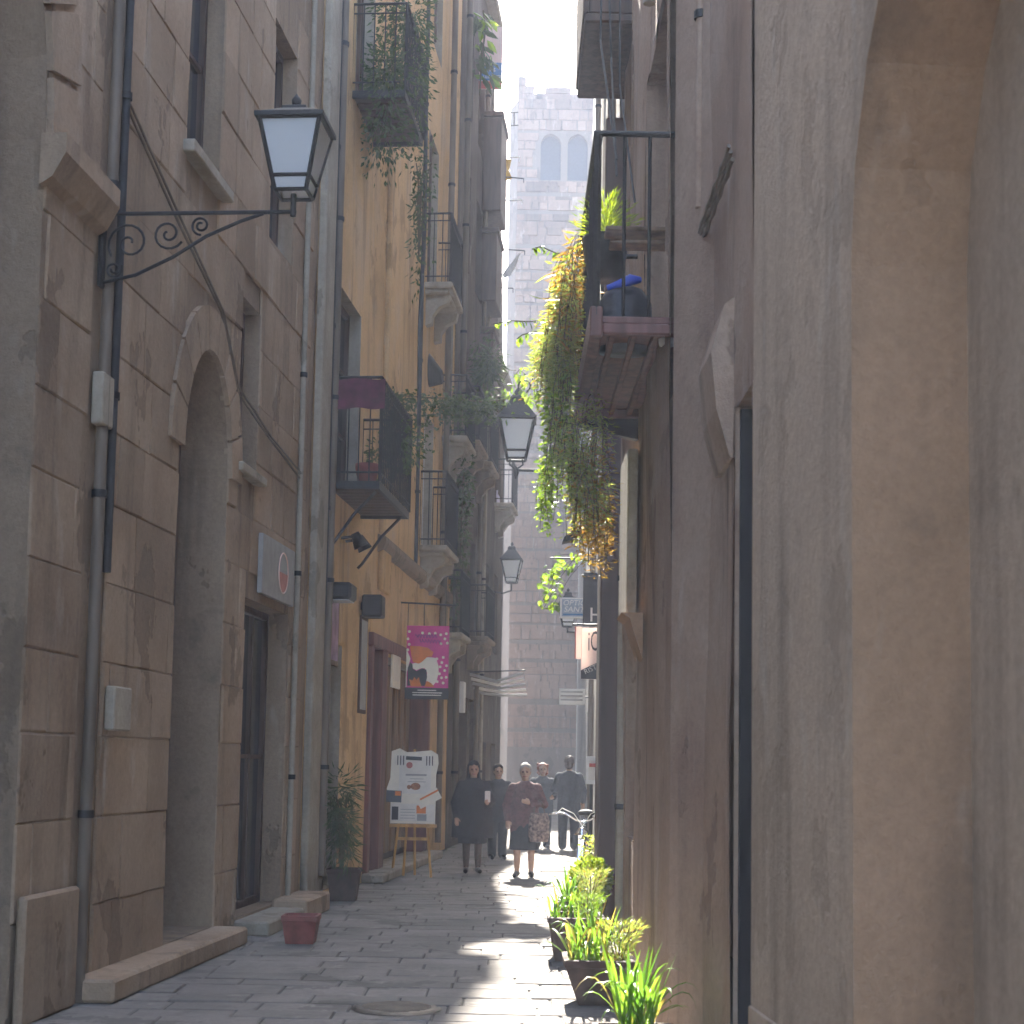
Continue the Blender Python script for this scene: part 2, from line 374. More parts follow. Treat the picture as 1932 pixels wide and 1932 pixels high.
# ---- left: the old stone house nearest the camera ----
HL = 18.2
b1 = Bld('stone_house', 'tall old ashlar stone house with arched doorway, nearest on the left', FL, 6.0)
opsL1 = [(6.6, 9.55, .0, 7.2, .7, 5.3), (12.55, 14.0, .15, 4.95, .42, 4.0), (14.3, 15.0, 4.2, 5.75, .25, None), (14.75, 16.55, .15, 3.05, .3, None),
         (12.4, 13.4, 6.4, 8.4, .25, None), (15.2, 16.2, 6.6, 8.8, .25, None)]
b1.part('wall', [M['mortar']], lambda b: bulk(facade(b, 6.0, 17.45, 0, 11.5, opsL1, seed=1), 6.0, 17.45, 11.5))
def stones(k, s0, s1, z0, z1, ops, rows, mat, cap=300, lens=(.55, .7, .8, .95, 1.1)):
    n = 0; z = z0
    while z < z1 and n < cap:
        h = random.choice(rows); s = s0 - random.uniform(0, .5)
        while s < s1:
            w = random.choice(lens); segs = [(max(s, s0), min(s+w, s1))]
            for a, e, c, d, dep, spr in ops:
                if z+h > c+.02 and z < d-.02:
                    new = []
                    for p, q in segs:
                        if q <= a or p >= e: new.append((p, q))
                        else:
                            if p < a: new.append((p, a))
                            if q > e: new.append((e, q))
                    segs = new
            for p, q in segs:
                if q-p < .1: continue
                x = random.uniform(.016, .026); c = .01; g_ = .0015; J = lambda: random.uniform(-.006, .006)
                cs, cz = (p+q)/2, z+h/2; a_, b_ = (q-p)/2-g_, h/2-g_
                back = [(.0, -a_, -b_), (.0, a_, -b_), (.0, a_, b_), (.0, -a_, b_)]
                mid = [(x-.012, u, v) for _, u, v in back]
                fr = [(x+J(), (-a_+c)+J(), (-b_+c)+J()), (x+J(), (a_-c)+J(), (-b_+c)+J()), (x+J(), (a_-c)+J(), (b_-c)+J()), (x+J(), (-a_+c)+J(), (b_-c)+J())]
                m_ = MB(); m_.add(back+mid+fr, [(8, 9, 10, 11)] + [(i, (i+1) % 4, 4+(i+1) % 4, 4+i) for i in range(4)] + [(4+i, 4+(i+1) % 4, 8+(i+1) % 4, 8+i) for i in range(4)])
                m_.build('stone', mat, k.t, (0, cs-k.s0, cz)); n += 1
            s += w
        z += h
stones(b1, 9.56, 17.2, .05, 9.2, opsL1 + [(10.48, 10.95, 0, 20, 0, None)], (.5, .54, .58), M['ashlar'])
# arch ring stones round the doorway and the impost of the big arch
def voussoirs(k, a, e, spr, top, n, r, mat):
    mid, h = (a+e)/2, (e-a)/2
    for i in range(n):
        t0, t1 = math.pi*i/n+.012, math.pi*(i+1)/n-.012
        P = [(mid-h*math.cos(t), spr+(top-spr)*math.sin(t)) for t in (t0, (t0+t1)/2, t1)]; Q = [(mid-(h+r)*math.cos(t), spr+(top-spr+r)*math.sin(t)) for t in (t1, (t0+t1)/2, t0)]
        poly = P+Q; m_ = len(poly)
        k.part('arch_stone', mat, lambda b: b.add([(.055, s, z) for s, z in poly]+[(-.02, s, z) for s, z in poly], [tuple(range(m_))]+[(i_, (i_+1) % m_, m_+(i_+1) % m_, m_+i_) for i_ in range(m_)]))
voussoirs(b1, 12.55, 14.0, 4.0, 4.95, 9, .36, M['ashlar'])
voussoirs(b1, 6.6, 9.55, 5.3, 7.2, 15, .5, M['ashlar'])
b1.part('impost', M['ashlar'], lambda b: b.prism([(0, 5.0), (.08, 5.05), (.16, 5.2), (.16, 5.32), (0, 5.32)], 9.5, 10.5))
b1.part('pier_base', M['ashlar'], lambda b: b.cbox(.04, .1, 9.56, 10.47, 0, .75, .03))
b1.part('door', M['timber'], lambda b: b.box(-.5, -.42, 12.5, 14.05, .1, 5.0))
for i in range(5): b1.part('door_plank', M['timber'], lambda b: b.cbox(-.42, -.39, 12.6+i*.27, 12.6+i*.27+.25, .2, 4.9, .008), None)
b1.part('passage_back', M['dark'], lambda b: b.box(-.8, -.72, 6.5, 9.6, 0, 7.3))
window(b1, 14.3, 15.0, 4.2, 5.75, .2, M['timber'], M['glass']); window(b1, 14.75, 16.55, .15, 3.05, .25, M['timber'], M['glass'], 2, 1, name='shop_window')
window(b1, 12.4, 13.4, 6.4, 8.4, .2, M['timber'], M['glass']); window(b1, 15.2, 16.2, 6.6, 8.8, .2, M['timber'], M['glass'])
pipe(b1, 10.62, .0, 11.4, .042, .06); pipe(b1, 10.8, 2.8, 11.4, .03, .07, M['cable'], 'conduit'); pipe(b1, 16.75, .2, 11.4, .03, .05, M['stone'], 'conduit')
b1.part('meter_box', M['stone'], lambda b: b.cbox(.03, .1, 10.98, 11.35, 1.75, 2.05, .01))
b1.part('junction_box', M['stone'], lambda b: b.cbox(.02, .1, 10.5, 10.72, 3.75, 4.1, .01))
b1.part('doorstep', M['stone'], lambda b: b.cbox(.0, .34, 14.7, 16.2, 0, .13, .015)); b1.part('doorstep', M['ashlar'], lambda b: b.cbox(.0, .3, 10.6, 14.1, 0, .15, .02))
b1.part('plinth', M['ashlar'], lambda b: b.cbox(.0, .36, 16.25, 17.4, 0, .2, .02))
b1.part('sill', M['stone'], lambda b: b.cbox(-.1, .1, 14.2, 15.1, 4.12, 4.2, .01)); b1.part('sill', M['stone'], lambda b: b.cbox(-.1, .12, 12.3, 13.5, 6.3, 6.4, .01))
# cable bundle swagged along the fronts
cbl = [FL.hit(px, py, .06) for px, py in ((240, 200), (330, 395), (420, 590), (450, 735), (510, 830), (570, 905))]
for j in range(2):
    b1.part('cable_bundle', M['pipe'], lambda b: b.tube([(.05+.012*j, s, z+.035*j+.02*math.sin(s*3+j)) for s, z in cbl], .011, 5))

# ---- left: the ochre house ----
b2 = Bld('ochre_house', 'ochre plastered house with iron balconies in the middle of the left row', FL, 17.45)
opsL2 = [(18.75, 20.2, 4.8, 7.2, .25, None), (19.4, 20.6, 9.8, 12.0, .25, None), (18.7, 19.5, .1, 2.95, .2, None), (21.55, 22.35, .1, 3.15, .3, None), (22.75, 27.2, .1, 3.05, .28, None),
         (26.0, 27.1, 9.4, 12.0, .25, None), (26.1, 27.2, 5.1, 7.3, .25, None), (28.6, 29.6, 7.4, 9.8, .25, None), (28.6, 29.5, 3.9, 6.3, .25, None), (19.9, 21.2, 13.2, 15.2, .25, None), (26.2, 27.2, 13.6, 15.8, .25, None)]
b2.part('wall', [M['ochre'], M['stone']], lambda b: bulk(facade(b, 17.45, 30.0, 0, HL, opsL2, seed=2, mrev=1, amp=.02), 17.45, 30.0, HL))
b2.part('pilaster', M['stone'], lambda b: b.cbox(.0, .09, 17.5, 18.05, 0, 16, .015)); b2.part('pilaster', M['ochre'], lambda b: b.cbox(.0, .07, 22.0, 22.7, 3.9, 16, .015))
pipe(b2, 18.25, .3, 17.5, .05, .08); pipe(b2, 18.1, 3.2, 17.5, .035, .06, M['cable'], 'conduit'); pipe(b2, 25.2, 4.6, 17.5, .03, .05, M['cable'], 'conduit'); pipe(b2, 28.3, .2, 17.5, .055, .09)
for a, e, c, d, dep, spr in opsL2[:2] + opsL2[5:]: 
    window(b2, a, e, c, d, .2, M['white'] if abs(c-5.1) < .01 else M['timber'], M['glass'], 1, 2)
    b2.part('shutter', M['timber'], lambda b: b.cbox(.01, .05, a-.02, a+.03, c, d-.1, .008)) if c > 9 else None
balA = balcony(b2, 18.3, 20.6, .62, 4.75, 1.2, M['timber'], slats=True, corbel=False)
for s in (18.5, 20.4): b2.part('bracket', M['iron'], lambda b: b.tube([(.55, s, 4.66), (.3, s, 4.4), (.06, s, 4.05), (.01, s, 4.0)], .02, 5), balA)
balB = balcony(b2, 19.2, 20.8, .66, 9.75, 1.1, M['timber'], slats=True, corbel=False)
balC = balcony(b2, 25.8, 27.3, .42, 9.35, 1.15, M['stone']); balE = balcony(b2, 25.9, 27.4, .42, 5.05, 1.2, M['stone'])
balD = balcony(b2, 28.4, 29.8, .42, 7.35, 1.1, M['stone']); balF = balcony(b2, 28.4, 29.7, .4, 3.85, 1.1, M['stone'])
b2.part('stone_band', M['umber'], lambda b: b.prism([(0, 4.42), (.08, 4.46), (.12, 4.54), (.12, 4.62), (0, 4.66)], 21.9, 29.9))
b2.part('door', M['timber'], lambda b: [b.box(-.26, -.2, 18.7, 19.5, .1, 2.95), b.cbox(-.2, -.18, 18.65, 19.35, .3, 1.2, .01), b.cbox(-.2, -.18, 18.65, 19.35, 1.35, 2.8, .01)])
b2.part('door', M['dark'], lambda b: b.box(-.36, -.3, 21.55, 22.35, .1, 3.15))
df = b2.part('door_frame', M['redwood'], lambda b: [b.cbox(-.3, .05, 21.42, 21.62, 0, 3.2, .015), b.cbox(-.3, .05, 22.3, 22.75, 0, 3.2, .015), b.cbox(-.28, .07, 21.4, 27.3, 3.1, 3.28, .015), b.cbox(-.28, .05, 27.1, 27.3, 0, 3.1, .015)])
shf = b2.part('shopfront_back', M['timber'], lambda b: b.box(-.36, -.3, 22.75, 27.15, .1, 3.1))
for i in range(14):
    b2.part('shutter_plank', M['planks'], lambda b: b.cbox(-.3, -.24-.03*(i % 2), 22.8+i*.307, 22.8+i*.307+.285, .2, 3.02, .012), shf)
b2.part('doorstep', M['stone'], lambda b: b.cbox(0, .3, 21.3, 27.4, 0, .12, .02)); b2.part('plinth', M['stone'], lambda b: b.cbox(0, .06, 17.5, 18.5, 0, .7, .02))
b2.part('roof_cornice', M['stone'], lambda b: b.cbox(-.2, .3, 17.45, 30, HL, HL+.25, .03))
for s, r, z in ((26.45, .24, 8.05), (28.6, .2, 6.4)):
    s_, z_ = s, z
    b2.part('vent_hood', M['iron'], lambda b: b.add([(.02+.22*(1-(q/5)), s_+r*(.4+.6*q/5)*math.cos(2*math.pi*j/12), z_-.12*(1-q/5)+r*1.2*(.4+.6*q/5)*math.sin(2*math.pi*j/12)) for q in range(6) for j in range(12)], [(q*12+j, q*12+(j+1) % 12, q*12+12+(j+1) % 12, q*12+12+j) for q in range(5) for j in range(12)]+[tuple(range(12))], 0, True))

# ---- left: the dark far house ----
b3 = Bld('grey_house', 'dark grey-brown house at the far end of the left row', FL, 30.0)
S3 = 35.6
ops3 = [(a, a+1.0, c, c+2.0, .25, None) for a in (31.0, 33.2) for c in (4.2, 7.8, 11.4, 14.6)] + [(31.2, 33.2, .1, 2.9, .3, None), (33.6, 35.2, .1, 2.9, .3, None)]
b3.part('wall', [M['shadewall']], lambda b: bulk(facade(b, 30.0, S3, 0, HL, ops3, seed=3, amp=.02), 30.0, S3, HL))
for a, e, c, d, dep, spr in ops3: window(b3, a, e, c, d, .22, M['timber'], M['glass'] if c > 1 else M['dark'], 1, 1)
for a, c, pr in ((31.0, 7.75, .4), (33.2, 4.15, .4), (33.2, 7.75, .42)): balcony(b3, a-.25, a+1.25, pr, c, 1.05, M['umber'], sp=.14)
pipe(b3, 30.5, .2, 17, .06, .1); pipe(b3, 34.3, .2, 17, .05, .08); pipe(b3, 35.45, .2, 17, .04, .07, M['stone'])
b3.part('roof_cornice', M['stone'], lambda b: b.cbox(-.2, .25, 30.02, S3, HL, HL+.2, .03))
for z0, z1, o in ((13.5, 15.6, .4), (11.5, 13.0, .34), (9.1, 10.8, .3)):
    bl = b3.part('roller_blind', M['timber'], lambda b: b.cbox(.0, o, 34.2, 35.58, z0, z1, .02)); b3.part('blind_box', M['timber'], lambda b: [b.cbox(.0, o+.04, 34.15, 35.55, z1, z1+.12, .02)], bl)
b3.part('fuse_box', M['white'], lambda b: b.cbox(.02, .12, 31.6, 31.9, 2.55, 3.15, .01))
pt = b3.part('roof_penthouse', M['reveal'], lambda b: b.box(-2.5, -.05, 33.4, 35.4, HL, HL+1.9)); b3.part('roof_slab', M['stone'], lambda b: b.box(-2.6, .04, 33.3, 35.5, HL+1.9, HL+2.0), pt)
for s in (30.8, 32.1, 33.0):  # out-of-view chimneys and mast added for their spiky shadows on the paving
    b3.part('added_chimney', M['reveal'], lambda b: [b.cbox(-.55, -.1, s, s+random.uniform(.3, .6), HL, HL+random.uniform(.1, .5), .02)])
b3.part('added_mast', M['iron'], lambda b: b.tube([(.0, 34.6, HL+1.9), (.0, 34.6, HL+5)], .035, 6))

b4 = Bld('low_house', 'low shadowed house ending the left row below the tower', FL, 35.6)
ops4 = [(s4, s4+1, c, c+1.9, .25, None) for c in (.15, 4.2, 7.8) for s4 in (36.2, 38.4)]
b4.part('wall', [M['shadewall']], lambda b: bulk(facade(b, 35.61, 40.6, 0, 11, ops4, seed=9, amp=.02), 35.61, 40.6, 11))
for a, e, c, d, dep, spr in ops4: window(b4, a, e, c, d, .22, M['timber'], M['glass'], 1, 1)
balcony(b4, 38.2, 39.6, .42, 7.75, 1.05, M['stone'], sp=.14); b4.part('roof_edge', M['stone'], lambda b: b.cbox(-.2, .2, 35.62, 40.6, 11, 11.15, .02))
# ---- left: the row going on behind the camera ----
b0 = Bld('plain_house', 'plain grey house at the left edge behind the big arch', FL, -3.0)
b0.part('wall', [M['umber']], lambda b: bulk(facade(b, -3, 5.98, 0, 9, (), seed=4, step=1.2), -3, 5.98, 9))

# ---- right: the house of big stone arches nearest the camera ----
HR, HR1 = 11.5, 9.0
r1 = Bld('arcade_house', 'smooth grey stone house with a wide arch, nearest on the right', FR1, -3.0)
opsR1 = [(2.6, 5.76, 0, 4.75, .42, 3.4), (-1.6, .9, 0, 4.1, .42, 3.05)]
r1.part('wall', [M['pier'], M['reveal']], lambda b: bulk(facade(b, -3, 7.5, 0, HR1, opsR1, seed=5, amp=.006, mrev=1), -3, 7.5, HR1))
r1.part('arch_back', M['pier'], lambda b: b.box(-.55, -.42, 2.5, 5.85, 0, 4.85)); r1.part('arch_back', M['reveal'], lambda b: b.box(-.55, -.42, -1.7, 1.0, 0, 4.2))
r1.part('skirting', M['pier'], lambda b: b.cbox(0, .02, 5.77, 7.49, 0, .5, .01))
# ---- right: the brown house with the overgrown balcony ----
r2 = Bld('brown_house', 'brown plastered house with the overgrown balcony on the right', FR2, 7.5)
opsR2 = [(7.52, 8.1, 0, 3.4, .5, None), (10.2, 11.8, 4.45, 6.7, .25, None), (12.3, 13.3, 1.0, 2.6, .25, None), (14.2, 15.2, 5.0, 7.4, .25, None), (14.6, 15.9, 9.1, 11.0, .25, None)]
def r2_wall(b):
    facade(b, 7.51, 9.7, 0, HR, opsR2[:1], seed=6, step=.22, amp=.03); facade(b, 13.6, 17.0, 0, HR, opsR2[3:], seed=7, step=.22, amp=.045)
    q = MB(); facade(q, 9.7, 13.6, 0, HR, opsR2[1:3], seed=8, step=.2, amp=.04); b.add([(o+.17, s, z) for o, s, z in q.v], q.f)
    for s, s2 in ((9.7, 9.2), (13.6, 13.7)): b.quad((-.02, s2, 0), (.17, s, 0), (.17, s, HR), (-.02, s2, HR))
    bulk(b, 7.51, 17.0, HR)
r2.part('wall', [M['rightwall']], r2_wall)
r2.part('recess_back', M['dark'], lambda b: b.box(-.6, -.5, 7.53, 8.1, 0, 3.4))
r2.part('recess_shade', M['dark'], lambda b: b.box(-.49, -.012, 8.05, 8.095, 0, 3.38))  # dark sheet over the far jamb puts the recess's shade into colour
for a, e, c, d, dep, spr in opsR2[1:]: window(r2, a, e, c, d, .2 if a > 13.5 else .03, M['timber'], M['glass'], 1, 2)
r2.part('corner_pier', plain('shaded_pier_brown', (.10, .058, .045), .7, var=.3, scale=5, stretch=(1, 1, .1)), lambda b: b.cbox(-.4, .2, 17.01, 17.6, 0, 8.6, .02))  # the shadow on the pier's face is put into this dark brown
pipe(r2, 9.4, 4.9, 11.4, .03, .05, M['rightwall']); pipe(r2, 10.9, 6.9, 11.4, .045, .24, M['stone']); pipe(r2, 14.9, .0, 3.9, .05, .1, M['stone']); pipe(r2, 13.9, 7.6, 11.4, .05, .08, M['stone'])  # pale stone pipe by the pier stands in for a sunlit sliver
r2.part('cable_bundle', M['pipe'], lambda b: [b.tube([(.03+.01*j, 8.1+i*.098, 4.7+.03*j+.015*math.sin(i*2.1+j)) for i in range(17)], .012, 5) for j in range(3)])
r2.part('corbel', M['rightwall'], lambda b: b.prism([(0, 3.15), (.03, 3.15), (.1, 3.4), (.13, 3.7), (.06, 3.95), (0, 4.0)], 8.15, 8.75))
# open shutter and stepped jamb that catch the sun
r2.part('shutter', M['stone'], lambda b: b.cbox(.18, .26, 12.25, 13.1, 2.72, 4.0, .012)); r2.part('shutter', M['stone'], lambda b: b.cbox(.18, .23, 12.9, 13.5, 3.3, 4.1, .012))
r2.part('window_corbel', M['reveal'], lambda b: b.prism([(.16, 2.35), (.26, 2.66), (.32, 2.7), (.16, 2.7)], 11.9, 12.5))
for i in range(7): r2.part('jamb_stone', M['stone'], lambda b: b.cbox(.0, .045+.012*(i % 2), 14.35, 14.8+.06*(i % 3), .02+i*.38, .02+i*.38+.37, .01))
# the overgrown balcony
YB0, YB1, ZB = 10.0, 12.5, 4.4
bal1 = r2.part('balcony', M['redwood'], lambda b: [b.cbox(-.05, .65, YB0, YB1, ZB-.05, ZB, .01), b.cbox(.59, .67, YB0-.02, YB1+.02, ZB-.14, ZB+.06, .01), b.cbox(0, .59, YB0-.02, YB0+.05, ZB-.12, ZB-.05, .01), b.cbox(0, .59, YB1-.05, YB1+.02, ZB-.12, ZB-.05, .01)])
for i in range(3): r2.part('joist', M['redwood'], lambda b: b.cbox(.22+.14*i, .22+.14*i+.04, YB0+.05, YB1-.05, ZB-.1, ZB-.05, .006), bal1)
r2.part('bracket', M['iron'], lambda b: b.prism([(0, ZB-.5), (.1, ZB-.3), (.74, ZB-.16), (.74, ZB-.1), (0, ZB-.1)], YB1-.02, YB1+.06), bal1)
def rail1(b):
    z1 = ZB+1.19
    b.tube([(-.0, YB0, z1), (.64, YB0, z1)], .02, 6); b.box(.6, .66, YB0, YB1, z1-.02, z1+.02); b.tube([(0, YB1, z1), (.64, YB1, z1)], .02, 6)
    for o in (.12, .3, .46): b.tube([(o, YB0, ZB), (o, YB0, z1)], .012, 4); b.tube([(o, YB1, ZB), (o, YB1, z1)], .012, 4)
    for i in range(9): b.tube([(.63, YB0+(YB1-YB0)*i/8, ZB), (.63, YB0+(YB1-YB0)*i/8, z1)], .022 if i in (0, 8) else .012, 4)
    b.tube([(.63, YB0, ZB+.12), (.63, YB1, ZB+.12)], .014, 4)
r2.part('railing', M['iron'], rail1, bal1)
r2.part('shelf', M['planks'], lambda b: b.cbox(.08, .56, YB0+.3, YB0+.5, ZB+.66, ZB+.69, .006), bal1); r2.part('shelf', M['planks'], lambda b: b.cbox(.06, .5, YB0+.8, YB0+.98, ZB+.74, ZB+.77, .006), bal1)
# boxed upper balcony
bal2 = r2.part('balcony', M['timber'], lambda b: [b.cbox(-.05, .5, 15.6, 17.5, 9.0, 9.1, .02), b.cbox(.46, .52, 15.6, 17.5, 9.1, 10.1, .01), b.cbox(0, .46, 15.6, 15.66, 9.1, 10.1, .01)])
r2.part('cables', M['cable'], lambda b: [b.tube([(o, y_, 5.5), (o+.04*k_, y_+1.5, 7), (o, y_+2, 9)], .008, 4) for o, y_, k_ in ((.5, 10.2, 1), (.48, 10.5, -1), (.32, 11, .5))])
# ---- right: the pale house beyond ----
r3 = Bld('pale_house', 'pale grey house beyond the overgrown balcony on the right', FF, 0.0)
ops5 = [(a, a+1.0, c, c+2.0, .25, None) for a in (2, 5.5, 9, 13, 17, 21, 27, 33, 39, 47, 55, 62) for c in (4.2, 7.8, 11.4, 15)] + [(a, a+2.0, 0.1, 2.9, .3, None) for a in (1.5, 5, 9, 13, 17, 21)]
r3.part('wall', [M['farwall']], lambda b: bulk(facade(b, 0, 69, 0, 20, ops5, seed=8, amp=.02), 0, 69, 20))  # far length added to keep light off the tower's lower part
for a, e, c, d, dep, spr in ops5: window(r3, a, e, c, d, .22, M['timber'], M['glass'] if c > 1 else M['dark'], 1, 1)
pipe(r3, 1.0, .2, 19, .05, .08); pipe(r3, 12, .2, 19, .05, .08)

# ---- beyond the left row: an unseen house added to shade the tower foot
e1 = Bld('shade_house', 'unseen house added beyond the left row to shade the tower foot', Frame(-.5, 41, 0, 1), 0.0)
ops6 = [(a, a+1.1, c, c+2.1, .25, None) for a in (2, 7, 12, 17, 22, 27, 32, 37) for c in (.2, 4.2, 7.8, 11.4)]
e1.part('wall', [M['shadewall']], lambda b: bulk(facade(b, 0, 43, 0, 17, ops6, seed=11, amp=.02), 0, 43, 17))
for a, e, c, d, dep, spr in ops6: window(e1, a, e, c, d, .22, M['timber'], M['glass'], 1, 1)
# ---- the tower closing the street ----
TY = 88.0; KT = TY/62
tw = thing('stone_tower', 'tall battlemented stone tower closing the far end of the alley', 'tower', (2.35*KT, TY, 0))
TX0, TX1, TZ = -2.45*KT, 2.45*KT, at(1000, 190, TY).z
def tower_body(b):
    ops = TOPS
    def mp(o, s, z): return (s, -o, z)
    t = MB(); facade(t, TX0, TX1, 0, TZ, ops, amp=0, step=2); b.add([(s, -o, z) for o, s, z in t.v], t.f)
    k = 1.75
    pts = [(TX1, 0), (TX1+k*1.4, k*1.4), (TX1+k*1.4, 6.4), (TX1, 8), (TX0, 8), (TX0-k*.25, 6), (TX0-k*.25, 1.2), (TX0, 0)]
    for p, q in zip(pts, pts[1:]): b.quad((p[0], p[1], 0), (q[0], q[1], 0), (q[0], q[1], TZ), (p[0], p[1], TZ))
    b.add([(x, y_, TZ-.01) for x, y_ in pts], [tuple(range(8))])
def tw_s(px): return at(px, 300, TY).x-2.35*KT
w1a, w1b, w2a, w2b = tw_s(1020), tw_s(1058), tw_s(1071), tw_s(1109)
wz0, wz1 = at(1040, 340, TY).z, at(1040, 253, TY).z
TOPS = [(w1a, w1b, wz0, wz1, .5, wz1-.6), (w2a, w2b, wz0, wz1, .5, wz1-.6)]
tbm = MB(); tower_body(tbm); tbm.build('wall', M['towermortar'], tw)
for a, e in ((w1a, w1b), (w2a, w2b)): MB().box(a-.05, e+.05, .4, .5, wz0-.1, wz1+.1).build('louvre', plain('louvre_grey', (.05, .052, .058), .8), tw)
nst = 0; far = MB(); z = TZ-.5
while z > 2:
    h = random.choice((.34, .42, .5, .62)); s = TX0
    while s < TX1-.02:
        w = random.choice((.38, .5, .66, .88, 1.2)); e = min(s+w, TX1)
        if not any(e > a-.02 and s < b_+.02 and z+h > c and z < d for a, b_, c, d, *_ in TOPS) and e-s > .12:
            x = random.uniform(.02, .11); q = MB(); j = random.uniform(.01, .035)
            q.add([(s+j, 0, z+j), (e-j, 0, z+j), (e-j, 0, z+h-j), (s+j, 0, z+h-j), (s+j+.01, -x, z+j+.01), (e-j-.01, -x, z+j+.01), (e-j-.01, -x, z+h-j-.01), (s+j+.01, -x, z+h-j-.01)], [(4, 5, 6, 7), (0, 1, 5, 4), (1, 2, 6, 5), (2, 3, 7, 6), (3, 0, 4, 7)])
            if nst < 300 and TX0 < s < 1.4:
                cx, cz = (s+e)/2, z+h/2; q.v = [(p[0]-cx, p[1], p[2]-cz) for p in q.v]; q.build('stone', M['tower'], tw, (cx, 0, cz)); nst += 1
            else: far.add(q.v, q.f)
        s = e
    z -= h
struct(far.build('lower_stones', M['tower'], tw), 'stuff')
def merlon(c, full=True):
    z = TZ
    lv = [(.87*KT, .0, .32*KT), (.52*KT, .32*KT, .55*KT)]
    b = MB()
    for hw, a, t in lv: b.cbox(c-hw, c+hw, .0, .6, z+a, z+t+.002, .03)
    hw = lv[-1][0]; zt = z+lv[-1][2]; b.add([(c-hw, 0, zt), (c+hw, 0, zt), (c+hw, .6, zt), (c-hw, .6, zt), (c, .3, zt+.22)], [(0, 1, 4), (1, 2, 4), (2, 3, 4), (3, 0, 4)])
    b.build('merlon', M['tower'], tw)
merlon(tw_s(1051)); merlon(tw_s(1128)); 
b = MB(); c0 = TX0-.05
for hw, a, t in ((.75*KT, 0, .3*KT), (.5*KT, .3*KT, .62*KT), (.26*KT, .62*KT, 1.0*KT)): b.cbox(c0, c0+hw*1.35, 0, .6, TZ+a, TZ+t+.002, .03)
b.build('merlon', M['tower'], tw)

# ------------------------------------------------------------------ hazy air lit by the sun
hz = MB().box(-112, 112, -62, 172, -1.6, 42)
hm = bpy.data.materials.new('haze_air'); hm.use_nodes = True; hn = hm.node_tree
hn.nodes.remove(hn.nodes['Principled BSDF']); pvn = hn.nodes.new('ShaderNodeVolumePrincipled')
pvn.inputs['Color'].default_value = (.72, .8, 1, 1); pvn.inputs['Density'].default_value = HAZE; pvn.inputs['Anisotropy'].default_value = .05
hn.links.new(pvn.outputs[0], hn.nodes['Material Output'].inputs['Volume'])
struct(hz.build('haze', hm), 'stuff')
# ------------------------------------------------------------------ street lanterns
def lantern(t, sc=1.0, at_z=0.0, x=0, y=0, rh=1.0):
    """four-sided glass lantern, wider at the top; base of the glass body at at_z"""
    z0 = at_z; hb, ht, H = .105*sc, .20*sc, .46*sc
    fr = MB()
    cor = lambda h, z: [(x-h, y-h, z), (x+h, y-h, z), (x+h, y+h, z), (x-h, y+h, z)]
    B, T = cor(hb, z0), cor(ht, z0+H)
    for p, q in zip(B, T): fr.tube([p, q], .016*sc, 4)
    for K in (B, T, cor(hb+(ht-hb)*.2, z0+H*.2)):
        for i in range(4): fr.tube([K[i], K[(i+1) % 4]], .015*sc, 4)
    fr.box(x-ht-.03*sc, x+ht+.03*sc, y-ht-.03*sc, y+ht+.03*sc, z0+H, z0+H+.03*sc)
    fr.build('frame', M['iron'], t)
    k = .008*sc
    for i in range(4):
        g_ = MB(); a, b_, c_, d_ = [Vector(v) for v in (B[i], B[(i+1) % 4], T[(i+1) % 4], T[i])]
        n = (b_-a).cross(d_-a).normalized()*k
        g_.add([a-n, b_-n, c_-n, d_-n, a+n*.2, b_+n*.2, c_+n*.2, d_+n*.2], [(0, 1, 2, 3), (7, 6, 5, 4), (0, 1, 5, 4), (1, 2, 6, 5), (2, 3, 7, 6), (3, 0, 4, 7)]); g_.build('glass_pane', M['lampglass'], t)
    rf = MB(); zr = z0+H+.03*sc
    prof = [(ht+.02*sc, zr), (ht*.75, zr+.1*sc*rh), (ht*.42, zr+.19*sc*rh), (ht*.4, zr+.24*sc*rh), (ht*.28, zr+.27*sc*rh)]
    for (r0, za), (r1, zb) in zip(prof, prof[1:]):
        P, Q = cor(r0, za), cor(r1, zb)
        for i in range(4): rf.quad(P[i], P[(i+1) % 4], Q[(i+1) % 4], Q[i])
    rf.add(cor(prof[-1][0], prof[-1][1]), [(0, 1, 2, 3)])
    rf.lathe([(.0, .0), (.03*sc, .02*sc), (.035*sc, .05*sc), (.015*sc, .08*sc), (.0, .1*sc)], (x, y, prof[-1][1]), 10)
    rf.build('roof', M['iron'], t); return z0
def scroll(c, r0, r1, turns, a0, sgn=1, n=26):
    return [(c[0]+(r0+(r1-r0)*i/n)*math.cos(a0+sgn*turns*2*math.pi*i/n), c[1], c[2]+(r0+(r1-r0)*i/n)*math.sin(a0+sgn*turns*2*math.pi*i/n)) for i in range(n+1)]
# the near lamp on the left: scrolled bracket on the stone house
s_, z_ = FL.hit(186, 404); L1 = FL.world(0.02, s_, z_)
t = thing('street_lantern', 'large street lantern on a scrolled iron bracket on the stone house', 'street lamp', L1, -FL.a, None)
MB().cbox(0, .03, -.04, .04, -.5, .06, .006).build('wall_plate', M['iron'], t)
MB().tube([(.02, 0, 0), (1.32, 0, 0)], .014, 6).build('arm', M['iron'], t)
sb = MB(); sb.tube([(.03, 0, -.47), (.25, 0, -.42), (.5, 0, -.3), (.72, 0, -.16), (.95, 0, -.06), (1.1, 0, -.01)], .013, 5)
for c, r, a in (((.2, 0, -.2), .15, 0), ((.46, 0, -.14), .11, 2), ((.68, 0, -.085), .065, 1), ((.1, 0, -.38), .06, 3)): sb.tube(scroll(c, .015, r, 1.6, a), .009, 5)
sb.build('scrollwork', M['iron'], t)
